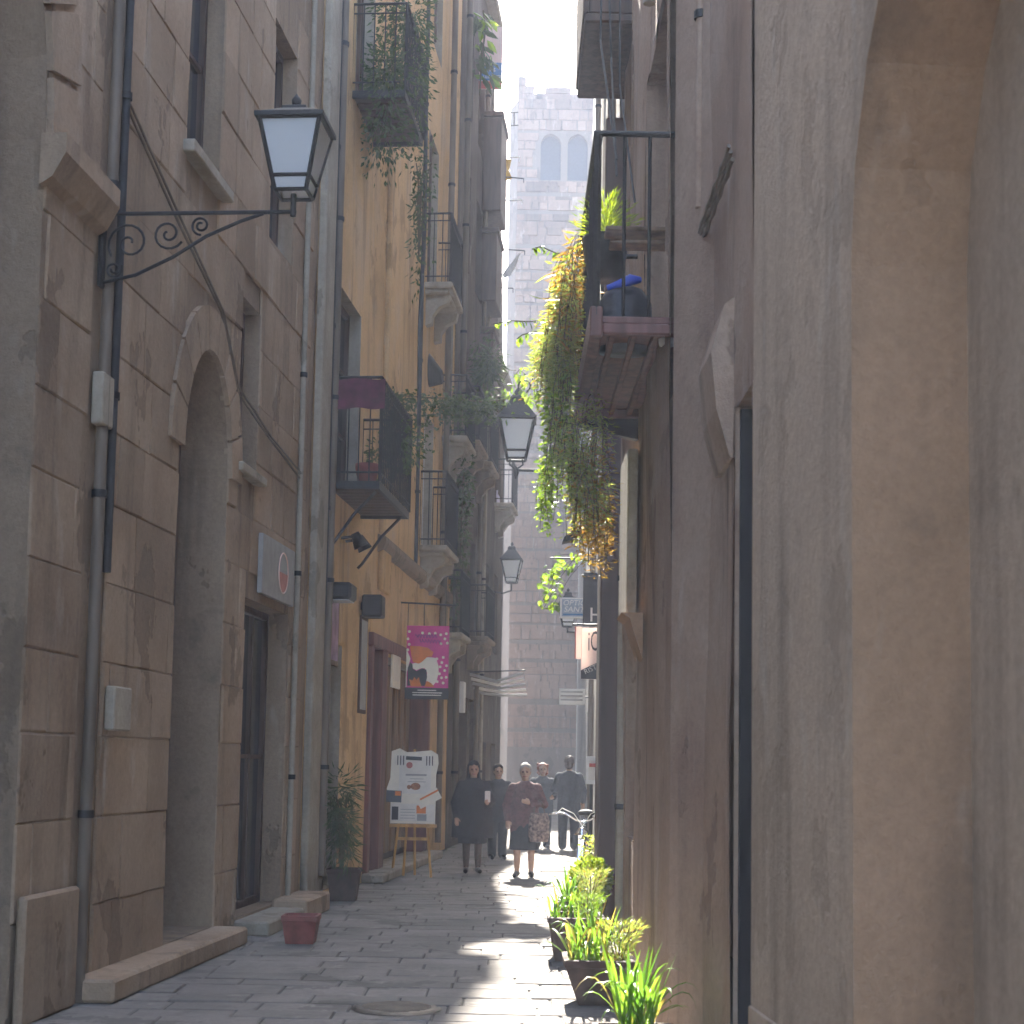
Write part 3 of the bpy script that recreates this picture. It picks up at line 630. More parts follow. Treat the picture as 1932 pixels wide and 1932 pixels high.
MB().tube([(1.3, 0, -.03), (1.3, 0, .12)], .02, 6).build('stem', M['iron'], t); lantern(t, .99, at_z=.12, x=1.3, rh=.4)
# the middle lamp on the right wall, carried on a straight arm
pL2 = at(974, 868, 23.5); wx = FF.world(0, 5.9, 0).x
t = thing('street_lantern', 'street lantern on a straight arm among green leaves, right of the garland', 'street lamp', (wx, 23.5, pL2.z-.15), 0)
xo = pL2.x-wx; MB().cbox(-.04, 0, -.05, .05, -.15, .15, .005).build('wall_plate', M['iron'], t)
MB().tube([(0, 0, 0), (xo, 0, 0)], .022, 6).build('arm', M['iron'], t)
ck = MB(); ck.tube([(xo-.09, 0, .16), (xo-.1, 0, .08), (xo-.03, 0, .03), (xo, 0, -.02), (xo+.03, 0, .03), (xo+.1, 0, .08), (xo+.09, 0, .16)], .014, 5); ck.lathe([(.0, -.14), (.03, -.08), (.045, -.03), (.03, .03), (0, .06)], (xo, 0, 0), 10); ck.build('cradle', M['iron'], t)
lantern(t, 1.25, at_z=.16, x=xo)
ft = MB(); ft.tube([(xo, 0, 1.1), (xo+.02, 0, 1.2)] + [(xo+.1+.09*math.cos(a), 0, 1.26+.09*math.sin(a)) for a in [math.pi+.3-i*.42 for i in range(12)]], .014, 5); ft.build('finial_scroll', M['iron'], t)
# the far lamp on the left
pL3 = at(965, 1100, 37.5); s3 = 37.6; wp = FL.world(0, s3, pL3.z-.2)
t = thing('street_lantern', 'small far street lantern with pale glass hanging over the dark end of the alley', 'street lamp', wp, -FL.a)
xo = (pL3.x-wp.x)
MB().tube([(0, 0, 0), (xo*.6, 0, -.05), (xo, 0, .02)], .022, 6).build('arm', M['iron'], t); MB().cbox(0, .03, -.05, .05, -.15, .1, .005).build('wall_plate', M['iron'], t)
MB().tube([(xo, 0, 0), (xo, 0, .2)], .02, 6).build('stem', M['iron'], t); lantern(t, 1.12, at_z=.2, x=xo)
# a fourth lamp peeping out below the optician's sign
pL4 = at(1071, 1182, 30.0); t = thing('street_lantern', 'partly hidden lantern with white glass below the blue and white sign', 'street lamp', (FF.world(0, 12.4, 0).x, 30, pL4.z-.1))
xo = pL4.x-t.location.x; MB().tube([(0, 0, 0), (xo, 0, 0)], .02, 6).build('arm', M['iron'], t); MB().tube([(xo, 0, -.02), (xo, 0, .1)], .02, 6).build('stem', M['iron'], t); lantern(t, .85, at_z=.1, x=xo)

# ------------------------------------------------------------------ signs, posters, wall boxes
M['pink'] = plain('pink_print', (.55, .05, .24), .6, var=.15, scale=5); M['orange'] = plain('orange_print', (.62, .18, .05), .6, var=.15, scale=6)
M['cream'] = plain('cream_print', (.72, .66, .56), .6, var=.06); M['black'] = plain('black_print', (.022, .02, .024), .5, var=.2)
M['peach'] = plain('pale_pink_sign', (.72, .5, .44), .55, var=.06); M['peachlit'] = frosted('translucent_pink_sign', (.88, .74, .68)); M['blue'] = plain('blue_print', (.05, .16, .36), .5, var=.1); M['red'] = plain('red_print', (.45, .07, .05), .5, var=.1)
M['grey'] = plain('grey_print', (.3, .29, .28), .6, var=.1); M['paper'] = plain('paper', (.66, .62, .57), .8, var=.07); M['violet'] = plain('violet_print', (.16, .03, .2), .6)
def disc(b, cx, cz, r, y, n=12, rx=1): b.add([(cx+r*rx*math.cos(2*math.pi*i/n), y, cz+r*math.sin(2*math.pi*i/n)) for i in range(n)], [tuple(range(n))])
# pink banner sign with white dots
p0, p1 = at(768, 1180, 24.0), at(845, 1320, 24.0); w, h = p1.x-p0.x, p0.z-p1.z; sb_, zb_ = FL.hit(752, 1134)
t = thing('banner_sign', 'pink banner sign with white dots hung from an iron rod by the door', 'sign', (p0.x, 24, p1.z))
MB().cbox(0, w, 0, .02, 0, h, .003).build('board', M['pink'], t)
for fx, fz in ((.06, .9), (.37, .88), (.53, .87), (.67, .88), (.8, .855), (.93, .875), (.9, .79), (.96, .72), (.81, .71), (.03, .78), (.06, .69), (.03, .6), (.72, .46), (.87, .485), (.84, .4), (.8, .33), (.95, .35), (.91, .27), (.79, .215), (.84, .15), (.95, .16), (.74, .085), (.88, .065)):
    fz = .17+fz*.83; d = MB(); disc(d, 0, 0, .021, -.002); d.build('white_dot', M['cream'], t, (fx*w, 0, fz*h))
def shp(name, pts, m, dy): MB().add([(x*w, dy, z*h) for x, z in pts], [tuple(range(len(pts)))]).build(name, m, t)
shp('print', [(.02, .16), (.02, .36), (.1, .55), (.0, .68), (.0, .16)], M['cream'], -.003)
shp('print', [(.62, .17), (.72, .24), (.77, .36), (.76, .46), (.7, .56), (.6, .57), (.48, .57), (.3, .5), (.14, .48), (.15, .42), (.25, .39), (.35, .42), (.44, .42), (.5, .36), (.48, .25)], M['cream'], -.004)
shp('print', [(.04, .18), (.04, .42), (.1, .5), (.15, .47), (.16, .41), (.25, .38), (.38, .42), (.48, .4), (.5, .3), (.46, .18)], M['black'], -.006)
shp('print', [(.08, .72), (.3, .72), (.5, .7), (.64, .64), (.6, .58), (.5, .58), (.4, .52), (.3, .48), (.16, .5), (.12, .58)], M['orange'], -.005)
shp('print', [(.12, .17), (.08, .27), (.16, .25), (.2, .3), (.25, .26), (.31, .3), (.33, .24), (.38, .17)], M['orange'], -.008); shp('print', [(.44, .17), (.5, .25), (.6, .22), (.68, .17)], M['orange'], -.008)
MB().cbox(-.01, w+.01, -.004, .022, 0, .155*h, .002).build('lower_band', M['black'], t)
lt = MB(); lt.add([(x*w, -.007, z*h) for x0_, x1_, z0_, z1_ in ((.28, .72, .115, .128), (.16, .86, .082, .094), (.17, .84, .05, .062)) for x, z in ((x0_, z0_), (x1_, z0_), (x1_, z1_), (x0_, z1_))], [(0, 1, 2, 3), (4, 5, 6, 7), (8, 9, 10, 11)]); lt.build('fine_print', M['paper'], t)
sq = MB()
for k_, (zz, xa, xb) in enumerate(((.86, .2, .72), (.79, .3, .8))):
    sq.tube([((xa+(xb-xa)*i/40)*w, -.004, (zz+.022*math.sin(i*1.1+k_)+.012*math.sin(i*2.3))*h) for i in range(41)], .005, 4)
sq.build('script_lettering', M['violet'], t)
MB().tube([(FL.world(0, sb_, 0).x-p0.x, 0, zb_-p1.z), (w+.1, 0, zb_-p1.z-.03)], .015, 6).build('rod', M['iron'], t)
for fx in (.02, .4): MB().tube([(fx*w, .01, h), (fx*w, .01, zb_-p1.z)], .006, 4).build('hanger', M['iron'], t)
# slanted logo sign on the stone house
(sa, za), (sb2, zb2) = FL.hit(484, 1005), FL.hit(541, 1145)
t = thing('wall_sign', 'pale grey wall sign with a pink oval mark above the shop window', 'sign', FL.world(.05, sa, zb2), -FL.a)
hh = za-zb2; MB().cbox(-.03, .02, 0, sb2-sa, 0, hh, .006).build('board', M['grey'], t)
lg = MB(); cy_, cz_ = (sb2-sa)*.62, hh*.5
lg.tube([(.024, cy_+.2*math.cos(a), cz_+.2*math.sin(a)) for a in [i*2*math.pi/24 for i in range(25)]], .008, 4, cap=False); lg.build('oval_mark', M['peach'], t)
lg = MB(); lg.add([(.025, cy_+.19*math.cos(a), cz_+.19*math.sin(a)) for a in [math.pi*1.0+i*math.pi/12 for i in range(13)]], [tuple(range(13))]); lg.build('mark_fill', plain('faded_red', (.42, .14, .12), .6), t)
# for-rent sign at the top of the far left house
p0, p1 = at(896, 50, 33.0), at(947, 168, 33.0); w, h = p1.x-p0.x, p0.z-p1.z
t = thing('rental_sign', 'blue and white rental sign high up on the left behind leaves', 'sign', (p0.x, 33.0, p1.z))
MB().cbox(0, w, 0, .04, 0, h, .005).build('board', M['peach'], t); MB().quad((w*.1, -.004, h*.13), (w, -.004, h*.13), (w, -.004, h*.42), (w*.45, -.004, h*.42)).build('blue_field', M['blue'], t)
MB().quad((0, -.004, 0), (w, -.004, 0), (w, -.004, .12*h), (0, -.004, .12*h)).build('red_band', M['red'], t)
text('PIS', .1, M['paper'], t, (w*.66, -.008, h*.3)); text('LLOGUER', .1, M['paper'], t, (w*.66, -.008, h*.19), sx=.9)
# shop signs on the right beyond the corner pier
def hsign(px0, py0, px1, py1, Y, label, face, name='shop_sign', th=.06):
    a, b_ = at(px0, py0, Y), at(px1, py1, Y)
    t = thing(name, label, 'sign', (a.x, Y, b_.z)); w, h = b_.x-a.x, a.z-b_.z
    MB().cbox(0, w, 0, th, 0, h, .008).build('board', face, t); return t, w, h
t, w, h = hsign(1097, 1184, 1150, 1282, 19.5, 'pale pink restaurant sign with a black lower corner beside the corner pier', M['peachlit'])
text('iCa', .34, M['black'], t, (w*.5, -.004, h*.72), sx=.42)
MB().add([(0, -.004, 0), (w, -.004, 0), (w, -.004, h*.44), (0, -.004, h*.17)], [(0, 1, 2, 3)]).build('black_corner', M['black'], t)
text('RISTO', .085, M['paper'], t, (w*.42, -.007, h*.21), rot=(math.pi/2, -math.atan2(h*.27, w), 0))
MB().tube([(w, .03, h+.04), (-.1, .03, h+.04)], .012, 5).build('rod', M['iron'], t)
t, w, h = hsign(1087, 1182, 1097, 1243, 20.2, 'narrow pink sign edge just left of the restaurant sign', M['peachlit']); MB().box(-.012, 0, 0, .05, 0, h).build('edge_strip', M['red'], t)
t, w, h = hsign(1101, 1080, 1150, 1182, 20.6, 'dark hanging sign with one pale letter, overgrown at the top', M['black'])
text('H', .26, M['paper'], t, (w*.5, -.004, h*.2)); MB().tube([(w, .03, h-.03), (-.02, .03, h-.03)], .012, 5).build('rod', M['iron'], t)
t, w, h = hsign(1057, 1127, 1103, 1167, 27.0, 'blue and white optician sign partly hidden by the dark hanging sign', M['white'])
MB().box(.03, w, -.01, 0, .03, h-.03).build('panel', plain('pale_blue_panel', (.3, .36, .45), .5), t); text('OPTICA', .13, M['white'], t, (w*.66, -.014, h*.73), sx=1, shear=.2); text('SANT', .13, M['white'], t, (w*.56, -.014, h*.42), sx=1.05, shear=.2)
MB().box(.05, w, -.014, -.01, .05, h*.22).build('blue_stripe', M['blue'], t)
t, w, h = hsign(1055, 1299, 1104, 1330, 33.5, 'faint pale sign low on the hazy right side of the alley', M['white']); MB().tube([(w, .03, h*.5), (w+.5, .03, h*.5)], .02, 5).build('rod', M['iron'], t)
for zz in (.3, .55, .8): MB().box(.06*w, .9*w, -.012, -.004, h*zz-.015, h*zz+.015).build('print_line', M['grey'], t)
t, w, h = hsign(1106, 1427, 1140, 1480, 21.0, 'framed white notice with a red stripe beside the bicycle', M['white'], 'notice_board', .05); MB().box(.03, w, -.006, -.001, h*.15, h*.85).build('notice', M['paper'], t); MB().box(.04, w, -.01, -.007, h*.62, h*.75).build('red_stripe', M['red'], t)
MB().box(.05, .09, .0, .04, -1.1, 0).build('post', M['iron'], t)
# posters, speaker and spotlights on the ochre house
def wallthing(name, label, cat, px, py): s, z = FL.hit(px, py); return thing(name, label, cat, FL.world(0.004, s, z), -FL.a), s, z
(s0_, z0_), (s1_, z1_) = FL.hit(675, 1145), FL.hit(701, 1176)
t = thing('loudspeaker', 'small dark square loudspeaker on the ochre wall', 'speaker', FL.world(.03, s0_+.25, z1_), -FL.a)
MB().cbox(0, .26, -.15, .15, 0, .29, .02).build('cabinet', M['iron'], t); MB().box(.02, .24, -.157, -.151, .03, .26).build('grille', M['black'], t); MB().cbox(-.03, 0, -.04, .04, .1, .2, .005).build('mount', M['iron'], t)
t, s, z = wallthing('framed_poster', 'framed poster with a violet picture on the ochre wall beside the dark lamp', 'poster', 607, 1250)
MB().cbox(0, .03, 0, .8, 0, .9, .005).build('frame', M['planks'], t); MB().box(.03, .034, .06, .74, .06, .84).build('print', plain('violet_poster', (.32, .2, .3), .6, var=.4, scale=5), t)
t, s, z = wallthing('noticeboard', 'tall dark noticeboard low on the ochre wall', 'noticeboard', 673, 1345); MB().cbox(0, .025, 0, .5, 0, 1.25, .004).build('board', M['timber'], t); MB().box(.025, .029, .05, .45, .05, 1.2).build('sheet', M['grey'], t)
t, s, z = wallthing('door_sign', 'pale sign panel under the red door lintel', 'sign', 733, 1296); MB().cbox(.02, .05, 0, .75, 0, .62, .004).build('board', M['cream'], t); MB().box(.05, .052, .1, .65, .1, .5).build('print', M['paper'], t)
t, s, z = wallthing('wall_spotlight', 'dark double spotlight under the red balcony', 'lamp', 640, 1015)
for q in (0, .28):
    a_ = MB(); a_.tube([(.02, q, 0), (.2, q, .02)], .02, 6); a_.build('arm', M['iron'], t); h_ = MB(); h_.tube([(.18, q, .06), (.26, q+.03, -.1)], [.05, .09], 10); h_.build('lamp_head', M['iron'], t)
t, s, z = wallthing('wall_lamp', 'dark square wall lamp above the framed poster', 'lamp', 612, 1130); MB().cbox(0, .3, .0, .4, 0, .2, .03).build('housing', M['iron'], t); MB().box(.03, .27, .03, .37, -.01, 0).build('lens', M['lampglass'], t)

# ------------------------------------------------------------------ easel with menus
eg = gnd(776, 1655); t = thing('easel', 'wooden easel carrying a white menu board by the door', 'easel', (eg.x, eg.y, 0))
M['pine'] = plain('pine_wood', (.5, .27, .09), .6, var=.25, scale=12, stretch=(1, 1, .15))
def leg(p, q): MB().tube([p, q], .017, 4).build('leg', M['pine'], t)
leg((-.27, .02, 0), (-.12, .1, 1.5)); leg((.27, -.02, 0), (.12, .08, 1.5)); leg((-.13, .28, 0), (-.05, .14, 1.5)); leg((.02, .45, .0), (.0, .14, 1.75))
MB().box(-.23, .21, .05, .07, .5, .54).build('crossbar', M['pine'], t); MB().box(-.32, .33, -.02, .09, .68, .72).build('ledge', M['pine'], t)
bw = .31; YB_ = .0
MB().prism([(-bw, .73), (bw, .73), (bw, 1.4), (bw+.03, 1.56), (bw+.02, 1.68), (bw-.07, 1.74), (.05, 1.72), (-.1, 1.71), (-.2, 1.76), (-bw, 1.72), (-bw-.01, 1.35), (-bw-.06, 1.2), (-bw, 1.1)], 0, .02).build('board', M['cream'], t)
def sheet(x0, x1, z0, z1, m, dy, rot=0, name='sheet'):
    o = MB().box(-(x1-x0)/2, (x1-x0)/2, 0, .003, -(z1-z0)/2, (z1-z0)/2).build(name, m, t, ((x0+x1)/2, dy, (z0+z1)/2)); o.rotation_euler.y = rot; return o
sheet(-.2, .24, 1.14, 1.66, M['paper'], -.006); sheet(-.11, .11, 1.6, 1.65, M['black'], -.011, .04); sheet(-.3, .3, .76, 1.0, M['paper'], -.006, .02)
sheet(-.29, -.2, .78, .96, M['black'], -.011); sheet(-.37, -.16, 1.02, 1.18, plain('slate_blue', (.07, .08, .1), .6), -.014, .03); sheet(-.25, -.17, 1.11, 1.17, M['orange'], -.018)
sheet(.05, .18, .87, .98, M['orange'], -.012); sheet(.05, .38, 1.0, 1.16, M['cream'], -.016, -.5); sheet(.08, .36, 1.115, 1.14, M['orange'], -.021, -.5); sheet(.06, .19, .77, .86, M['grey'], -.012)
sheet(-.11, .18, 1.385, 1.41, M['grey'], -.011); sheet(-.08, .17, 1.3, 1.308, M['grey'], -.011); sheet(-.05, .14, 1.34, 1.348, M['grey'], -.011)
for zz in (.8, .84, .88, .92): sheet(-.17, .03, zz, zz+.008, M['grey'], -.012)
dd = MB(); disc(dd, -.06, 1.53, .045, -.012); dd.build('red_seal', plain('faded_red_print', (.4, .13, .12), .7), t); dd = MB(); disc(dd, .03, 1.24, .05, -.012, rx=1.4); disc(dd, -.06, 1.23, .03, -.012); dd.build('food_picture', plain('brown_print', (.3, .14, .08), .7, var=.4, scale=40), t)
for x0 in (-.23, .17):
    for i in range(3): sheet(x0+i*.04, x0+i*.04+.014, 1.53, 1.66, M['black'], -.013, name='exclamation_mark')
# plants: leaf helpers -----------------------------------------------------------------
def leaves_mesh(name, P, D, Ls, Wd, mat, parent, up=None):
    """one diamond leaf for each point P, along D, with length and width"""
    P, D = np.asarray(P, float), np.asarray(D, float); D /= np.linalg.norm(D, axis=1)[:, None]+1e-9
    n = len(P); r = np.random.normal(size=(n, 3)); sd = np.cross(D, r); sd /= np.linalg.norm(sd, axis=1)[:, None]+1e-9
    Ls = np.asarray(Ls)[:, None]*np.ones((n, 1)); Wd = np.asarray(Wd)[:, None]*np.ones((n, 1)); nm = np.cross(D, sd)
    V = np.stack([P, P+D*Ls*.45+sd*Wd*.5, P+D*Ls+nm*Ls*.12, P+D*Ls*.45-sd*Wd*.5], 1).reshape(-1, 3)
    F = np.arange(n*4).reshape(n, 4)
    me = bpy.data.meshes.new(name); me.from_pydata(V.tolist(), [], F.tolist()); me.materials.append(mat); me.update()
    o = bpy.data.objects.new(name, me); C.objects.link(o)
    if parent: o.parent = parent
    return o
M['fern'] = leaf_mat('fern_leaf', (.13, .17, .04), (.3, .33, .09), .55, (.3, .17, .05)); M['dryfern'] = leaf_mat('dry_leaf', (.22, .10, .02), (.34, .22, .05), .5)
M['vine'] = leaf_mat('vine_leaf', (.09, .16, .02), (.2, .28, .035), .5); M['blade'] = leaf_mat('blade_leaf', (.06, .15, .018), (.16, .26, .035), .5, (.26, .2, .06))
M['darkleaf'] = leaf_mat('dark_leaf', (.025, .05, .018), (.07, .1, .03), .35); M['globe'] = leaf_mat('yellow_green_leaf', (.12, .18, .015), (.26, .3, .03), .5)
M['stem'] = plain('plant_stem', (.09, .07, .03), .8); M['soil'] = plain('soil', (.05, .035, .025), .95, var=.4, scale=30, bump=.5)
def strands(starts, drop, n, jit, ll, lw, curve=(0, 0, 0), dense=1):
    P, D, LL, LW, S_ = [], [], [], [], []
    for st in starts:
        L_ = drop*random.uniform(.4, 1.15); p = Vector(st); v = Vector((random.uniform(-.5, .5), random.uniform(-.5, .5), random.uniform(-.2, .5)))*.5+Vector(curve)
        path = [p.copy()]
        for i in range(n):
            v = v*.8+Vector((random.uniform(-.12, .12), random.uniform(-.12, .12), -.35)); p = p+v.normalized()*L_/n; path.append(p.copy())
            for k in range(dense):
                a = random.uniform(0, 6.28); q = p+Vector((math.cos(a), math.sin(a), random.uniform(-.3, .6)))*jit*random.random()
                P.append(q); D.append((math.cos(a), math.sin(a), random.uniform(-.9, .4))); LL.append(ll*random.uniform(.5, 1.3)); LW.append(lw*random.uniform(.6, 1.3))
        S_.append(path)
    return P, D, LL, LW, S_
def plant(t, starts, drop, n, jit, ll, lw, mat, curve=(0, 0, 0), dense=1, stems=True, name='foliage'):
    P, D, LL, LW, S_ = strands(starts, drop, n, jit, ll, lw, curve, dense)
    leaves_mesh(name, P, D, LL, LW, mat, t)['kind'] = 'stuff'
    if stems:
        b = MB()
        for path in S_[::2]: b.tube(path, .003, 3, cap=False)
        b.build('stems', M['stem'], t)
def rel(p, o): return Vector(p)-Vector(o)
# ------------------------------------------------------------------ the overgrown balcony's hanging plants
o_ = Vector((.45, 12.2, 4.3)); t = thing('hanging_fern', 'sunlit yellow-green fern curtain cascading off the wooden balcony', 'plant', o_)
def pick(poly_px, Y0, Y1, n):
    out = []; xs = [p[0] for p in poly_px]; ys = [p[1] for p in poly_px]
    def inside(x, y):
        c = False; j = len(poly_px)-1
        for i in range(len(poly_px)):
            (xi, yi), (xj, yj) = poly_px[i], poly_px[j]
            if (yi > y) != (yj > y) and x < (xj-xi)*(y-yi)/(yj-yi)+xi: c = not c
            j = i
        return c
    while len(out) < n:
        x, y_ = random.uniform(min(xs), max(xs)), random.uniform(min(ys), max(ys))
        if inside(x, y_): out.append(at(x, y_, random.uniform(Y0, Y1)))
    return out
plant(t, [rel(p, o_) for p in pick([(1058, 520), (1084, 520), (1080, 640), (1072, 730), (1045, 705), (1012, 640), (1036, 585)], 11.5, 12.8, 360)], .42, 9, .05, .06, .011, M['fern'], dense=3)
cl = pick([(1030, 745), (1140, 750), (1142, 880), (1130, 930), (1085, 930), (1075, 850), (1055, 850), (1042, 800)], 10.8, 12.0, 26)
plant(t, [rel(random.choice(cl)+Vector((random.gauss(0, .035), random.gauss(0, .06), random.gauss(0, .08))), o_) for i in range(190)], .42, 9, .05, .055, .011, M['fern'], dense=2, name='lower_fronds')
cl = pick([(1040, 700), (1065, 690), (1080, 800), (1050, 880), (1036, 850)], 11.2, 12.2, 14)
plant(t, [rel(random.choice(cl)+Vector((random.gauss(0, .03), random.gauss(0, .06), random.gauss(0, .08))), o_) for i in range(45)], .5, 9, .05, .06, .035, M['vine'], dense=1, name='broad_leaves')
plant(t, [rel(p, o_) for p in pick([(1085, 830), (1145, 830), (1150, 1010), (1095, 1000)], 11.0, 12.0, 100)], .35, 8, .04, .05, .012, M['dryfern'], dense=3, name='dry_fronds')
plant(t, [rel(p, o_) for p in pick([(1022, 850), (1045, 850), (1040, 940), (1024, 950)], 11.5, 12.2, 40)], .3, 8, .03, .04, .02, M['vine'], name='trailing_tips', dense=2)
t2 = thing('potted_shrub', 'light green feathery shrub in a dark pot on the balcony shelf', 'plant', (.62, 11.2, 5.0))
MB().lathe([(.0, 0), (.12, 0), (.17, .28), (.17, .3), (.15, .3), (.0, .27)], (0, 0, 0), 14).build('pot', M['iron'], t2)
P_ = []; D_ = []
for i in range(900):
    a = random.uniform(0, 6.28); e = random.uniform(.1, 1.4); r = random.uniform(.05, .3); P_.append((r*math.cos(a)*math.cos(e)*.8, r*math.sin(a)*math.cos(e), .28+r*math.sin(e)*1.2)); D_.append((math.cos(a), math.sin(a), math.tan(e)*.6))
leaves_mesh('foliage', P_, D_, [.07]*900, [.009]*900, M['globe'], t2)
t3 = thing('dry_spider_plant', 'browning strap-leaved plant trailing over the balcony corner post', 'plant', (.43, 11.6, 5.35))
plant(t3, [(random.uniform(-.06, .05), random.uniform(-.3, .9), random.uniform(-.1, .1)) for i in range(60)], .75, 9, .04, .12, .016, M['dryfern'], curve=(-.08, 0, .1), name='dry_leaves'); plant(t3, [(random.uniform(-.06, .05), random.uniform(-.3, .9), random.uniform(-.3, .1)) for i in range(45)], .6, 8, .05, .11, .02, M['fern'], curve=(-.12, 0, .1))
# trailing twigs with round leaves reaching into the alley
def twig(pts, n, ll, mat, label, lw=.5, drop=True):
    o = Vector(pts[0]); t = thing('vine_twig', label, 'vine', o); pl = [Vector(p)-o for p in pts]
    MB().tube(pl, .005, 4).build('stem', M['stem'], t)
    for i in range(n):
        f = (i+.5)/n*(len(pl)-1); k = int(f); p = pl[k].lerp(pl[min(k+1, len(pl)-1)], f-k)
        a = random.uniform(0, 6.28); m_ = leaf_shape(ll*random.uniform(.7, 1.2), lw)
        linked(m_, 'leaf', t, p, (random.uniform(-.9, .9), random.uniform(.2, 1.2), a))
    return t
LSH = {}
def leaf_shape(L_, lw=.5, mat='vine'):
    k = (round(L_, 2), lw, mat)
    if k not in LSH:
        w = L_*lw; b = MB(); b.add([(0, 0, 0), (L_*.3, w*.5, -.08*L_), (L_*.65, w*.42, -.12*L_), (L_, 0, -.25*L_), (L_*.65, -w*.42, -.12*L_), (L_*.3, -w*.5, -.08*L_), (L_*.35, 0, .02*L_), (L_*.68, 0, -.04*L_)],
            [(0, 6, 1), (1, 6, 7, 2), (2, 7, 3), (3, 7, 4), (4, 7, 6, 5), (5, 6, 0)])
        o = b.build('leaf_shape', M[mat]); LSH[k] = o.data; bpy.data.objects.remove(o)
    return LSH[k]
twig([at(1085, 480, 12.4), at(1050, 478, 12.5), at(1020, 465, 12.5), at(1004, 470, 12.5)], 16, .07, M['vine'], 'leafy twig reaching left from the balcony top')
twig([at(1045, 600, 12.6), at(1000, 607, 12.8), at(965, 605, 12.8), at(930, 612, 12.8)], 16, .065, M['vine'], 'long leafy twig reaching farthest left below the balcony')
twig([at(1040, 640, 12.7), at(1010, 625, 12.7), at(985, 632, 12.7), at(975, 640, 12.7)], 14, .06, M['vine'], 'short drooping leafy twig under the long twig')
# vine round the middle lantern
o_ = at(975, 745, 23.3); t = thing('lantern_vine', 'bright green climbing vine wrapped over the roof of the middle lantern', 'vine', o_)
vp = pick([(930, 745), (950, 715), (985, 690), (1010, 740), (1000, 775), (975, 800), (950, 795), (935, 770)], 23.2, 24.3, 300)
for p in vp[:95]: linked(leaf_shape(random.choice((.08, .11, .14)), .7), 'leaf', t, p-o_, (random.uniform(-1, 1), random.uniform(0, 1.3), random.uniform(0, 6.28)))
bs = MB()
for i in range(9): a, b_ = random.sample(vp, 2); bs.tube([a-o_, (a+b_)/2-o_+Vector((0, 0, .1)), b_-o_], .006, 4)
bs.build('stems', M['stem'], t)
# dark garland across the alley
o_ = at(745, 770, 21.6); t = thing('leaf_garland', 'dark leafy garland strung from the red balcony towards the middle lantern', 'vine', o_)
G = [at(742, 745, 21.6), at(800, 750, 22.0), at(860, 752, 22.5), at(905, 758, 23.0), at(945, 755, 23.4)]; MB().tube([p-o_ for p in G], .01, 5).build('rope', M['stem'], t)
P_, D_ = [], []
for i in range(1700):
    f = random.random()**1.4*(len(G)-1); k = min(int(f), len(G)-2); p = G[k].lerp(G[k+1], f-k)
    hang = (.75 if f < 1.2 else .3)*random.random()**1.6; P_.append(p-o_+Vector((random.gauss(0, .07), random.gauss(0, .15), -hang+random.gauss(0, .05)))); D_.append((random.gauss(0, 1), random.gauss(0, 1), random.gauss(-.4, .6)))
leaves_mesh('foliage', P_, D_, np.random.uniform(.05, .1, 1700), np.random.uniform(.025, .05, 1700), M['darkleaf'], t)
# dark shrubbery on the left balconies
def bush(name, label, c, rad, n, ll, lw, mat, drop=0, cat='plant'):
    t = thing(name, label, cat, c); P_, D_ = [], []
    lobes = [Vector((random.gauss(0, .45)*rad[0], random.gauss(0, .45)*rad[1], random.gauss(0, .4)*rad[2])) for i in range(9)]
    for i in range(n):
        l = random.choice(lobes); a = Vector((random.gauss(0, 1), random.gauss(0, 1), random.gauss(0, 1))).normalized()*random.random()**.4
        p = l+Vector((a.x*rad[0]*.5, a.y*rad[1]*.5, a.z*rad[2]*.5)); p.z -= drop*random.random()**2.5
        P_.append(p); D_.append((a.x, a.y, a.z-.4))
    leaves_mesh('foliage', P_, D_, np.random.uniform(.6, 1.3, n)*ll, np.random.uniform(.6, 1.3, n)*lw, mat, t)
    b = MB()
    for l in lobes: b.tube([(0, 0, -rad[2]), l*.5, l], .008, 4)
    b.build('stems', M['stem'], t); return t
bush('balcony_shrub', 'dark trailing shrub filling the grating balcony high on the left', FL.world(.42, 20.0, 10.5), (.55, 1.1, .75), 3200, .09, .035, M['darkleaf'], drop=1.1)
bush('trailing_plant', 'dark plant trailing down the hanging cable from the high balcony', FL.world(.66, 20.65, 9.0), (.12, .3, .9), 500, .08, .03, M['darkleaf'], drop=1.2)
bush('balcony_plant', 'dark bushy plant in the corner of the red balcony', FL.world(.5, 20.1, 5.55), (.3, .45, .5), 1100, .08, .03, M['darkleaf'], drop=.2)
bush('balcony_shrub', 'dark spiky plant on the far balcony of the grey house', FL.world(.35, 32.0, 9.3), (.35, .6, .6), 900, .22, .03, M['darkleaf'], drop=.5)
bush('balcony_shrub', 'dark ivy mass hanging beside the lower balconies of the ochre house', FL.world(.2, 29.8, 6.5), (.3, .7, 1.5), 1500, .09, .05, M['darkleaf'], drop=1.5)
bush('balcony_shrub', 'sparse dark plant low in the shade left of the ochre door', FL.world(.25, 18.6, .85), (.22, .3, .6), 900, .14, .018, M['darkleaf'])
# big-leaved rubber plant high by the rental sign
o_ = at(918, 100, 31.5); t = thing('rubber_plant', 'large-leaved dark green plant high on the left against the sky', 'plant', o_)
MB().tube([at(905, 180, 31.5)-o_, at(908, 120, 31.5)-o_, at(915, 60, 31.5)-o_, at(912, 20, 31.5)-o_], .02, 5).build('stem', M['stem'], t)
for i in range(50):
    p = at(random.uniform(890, 928), random.choice((random.uniform(20, 60), random.uniform(70, 150))), random.uniform(31, 32)); linked(leaf_shape(random.choice((.26, .32, .38)), .38, 'darkleaf' if random.random() < .75 else 'vine'), 'leaf', t, p-o_, (random.uniform(-.8, .8), random.uniform(-.2, 1.2), random.uniform(-1.2, 1.8)))
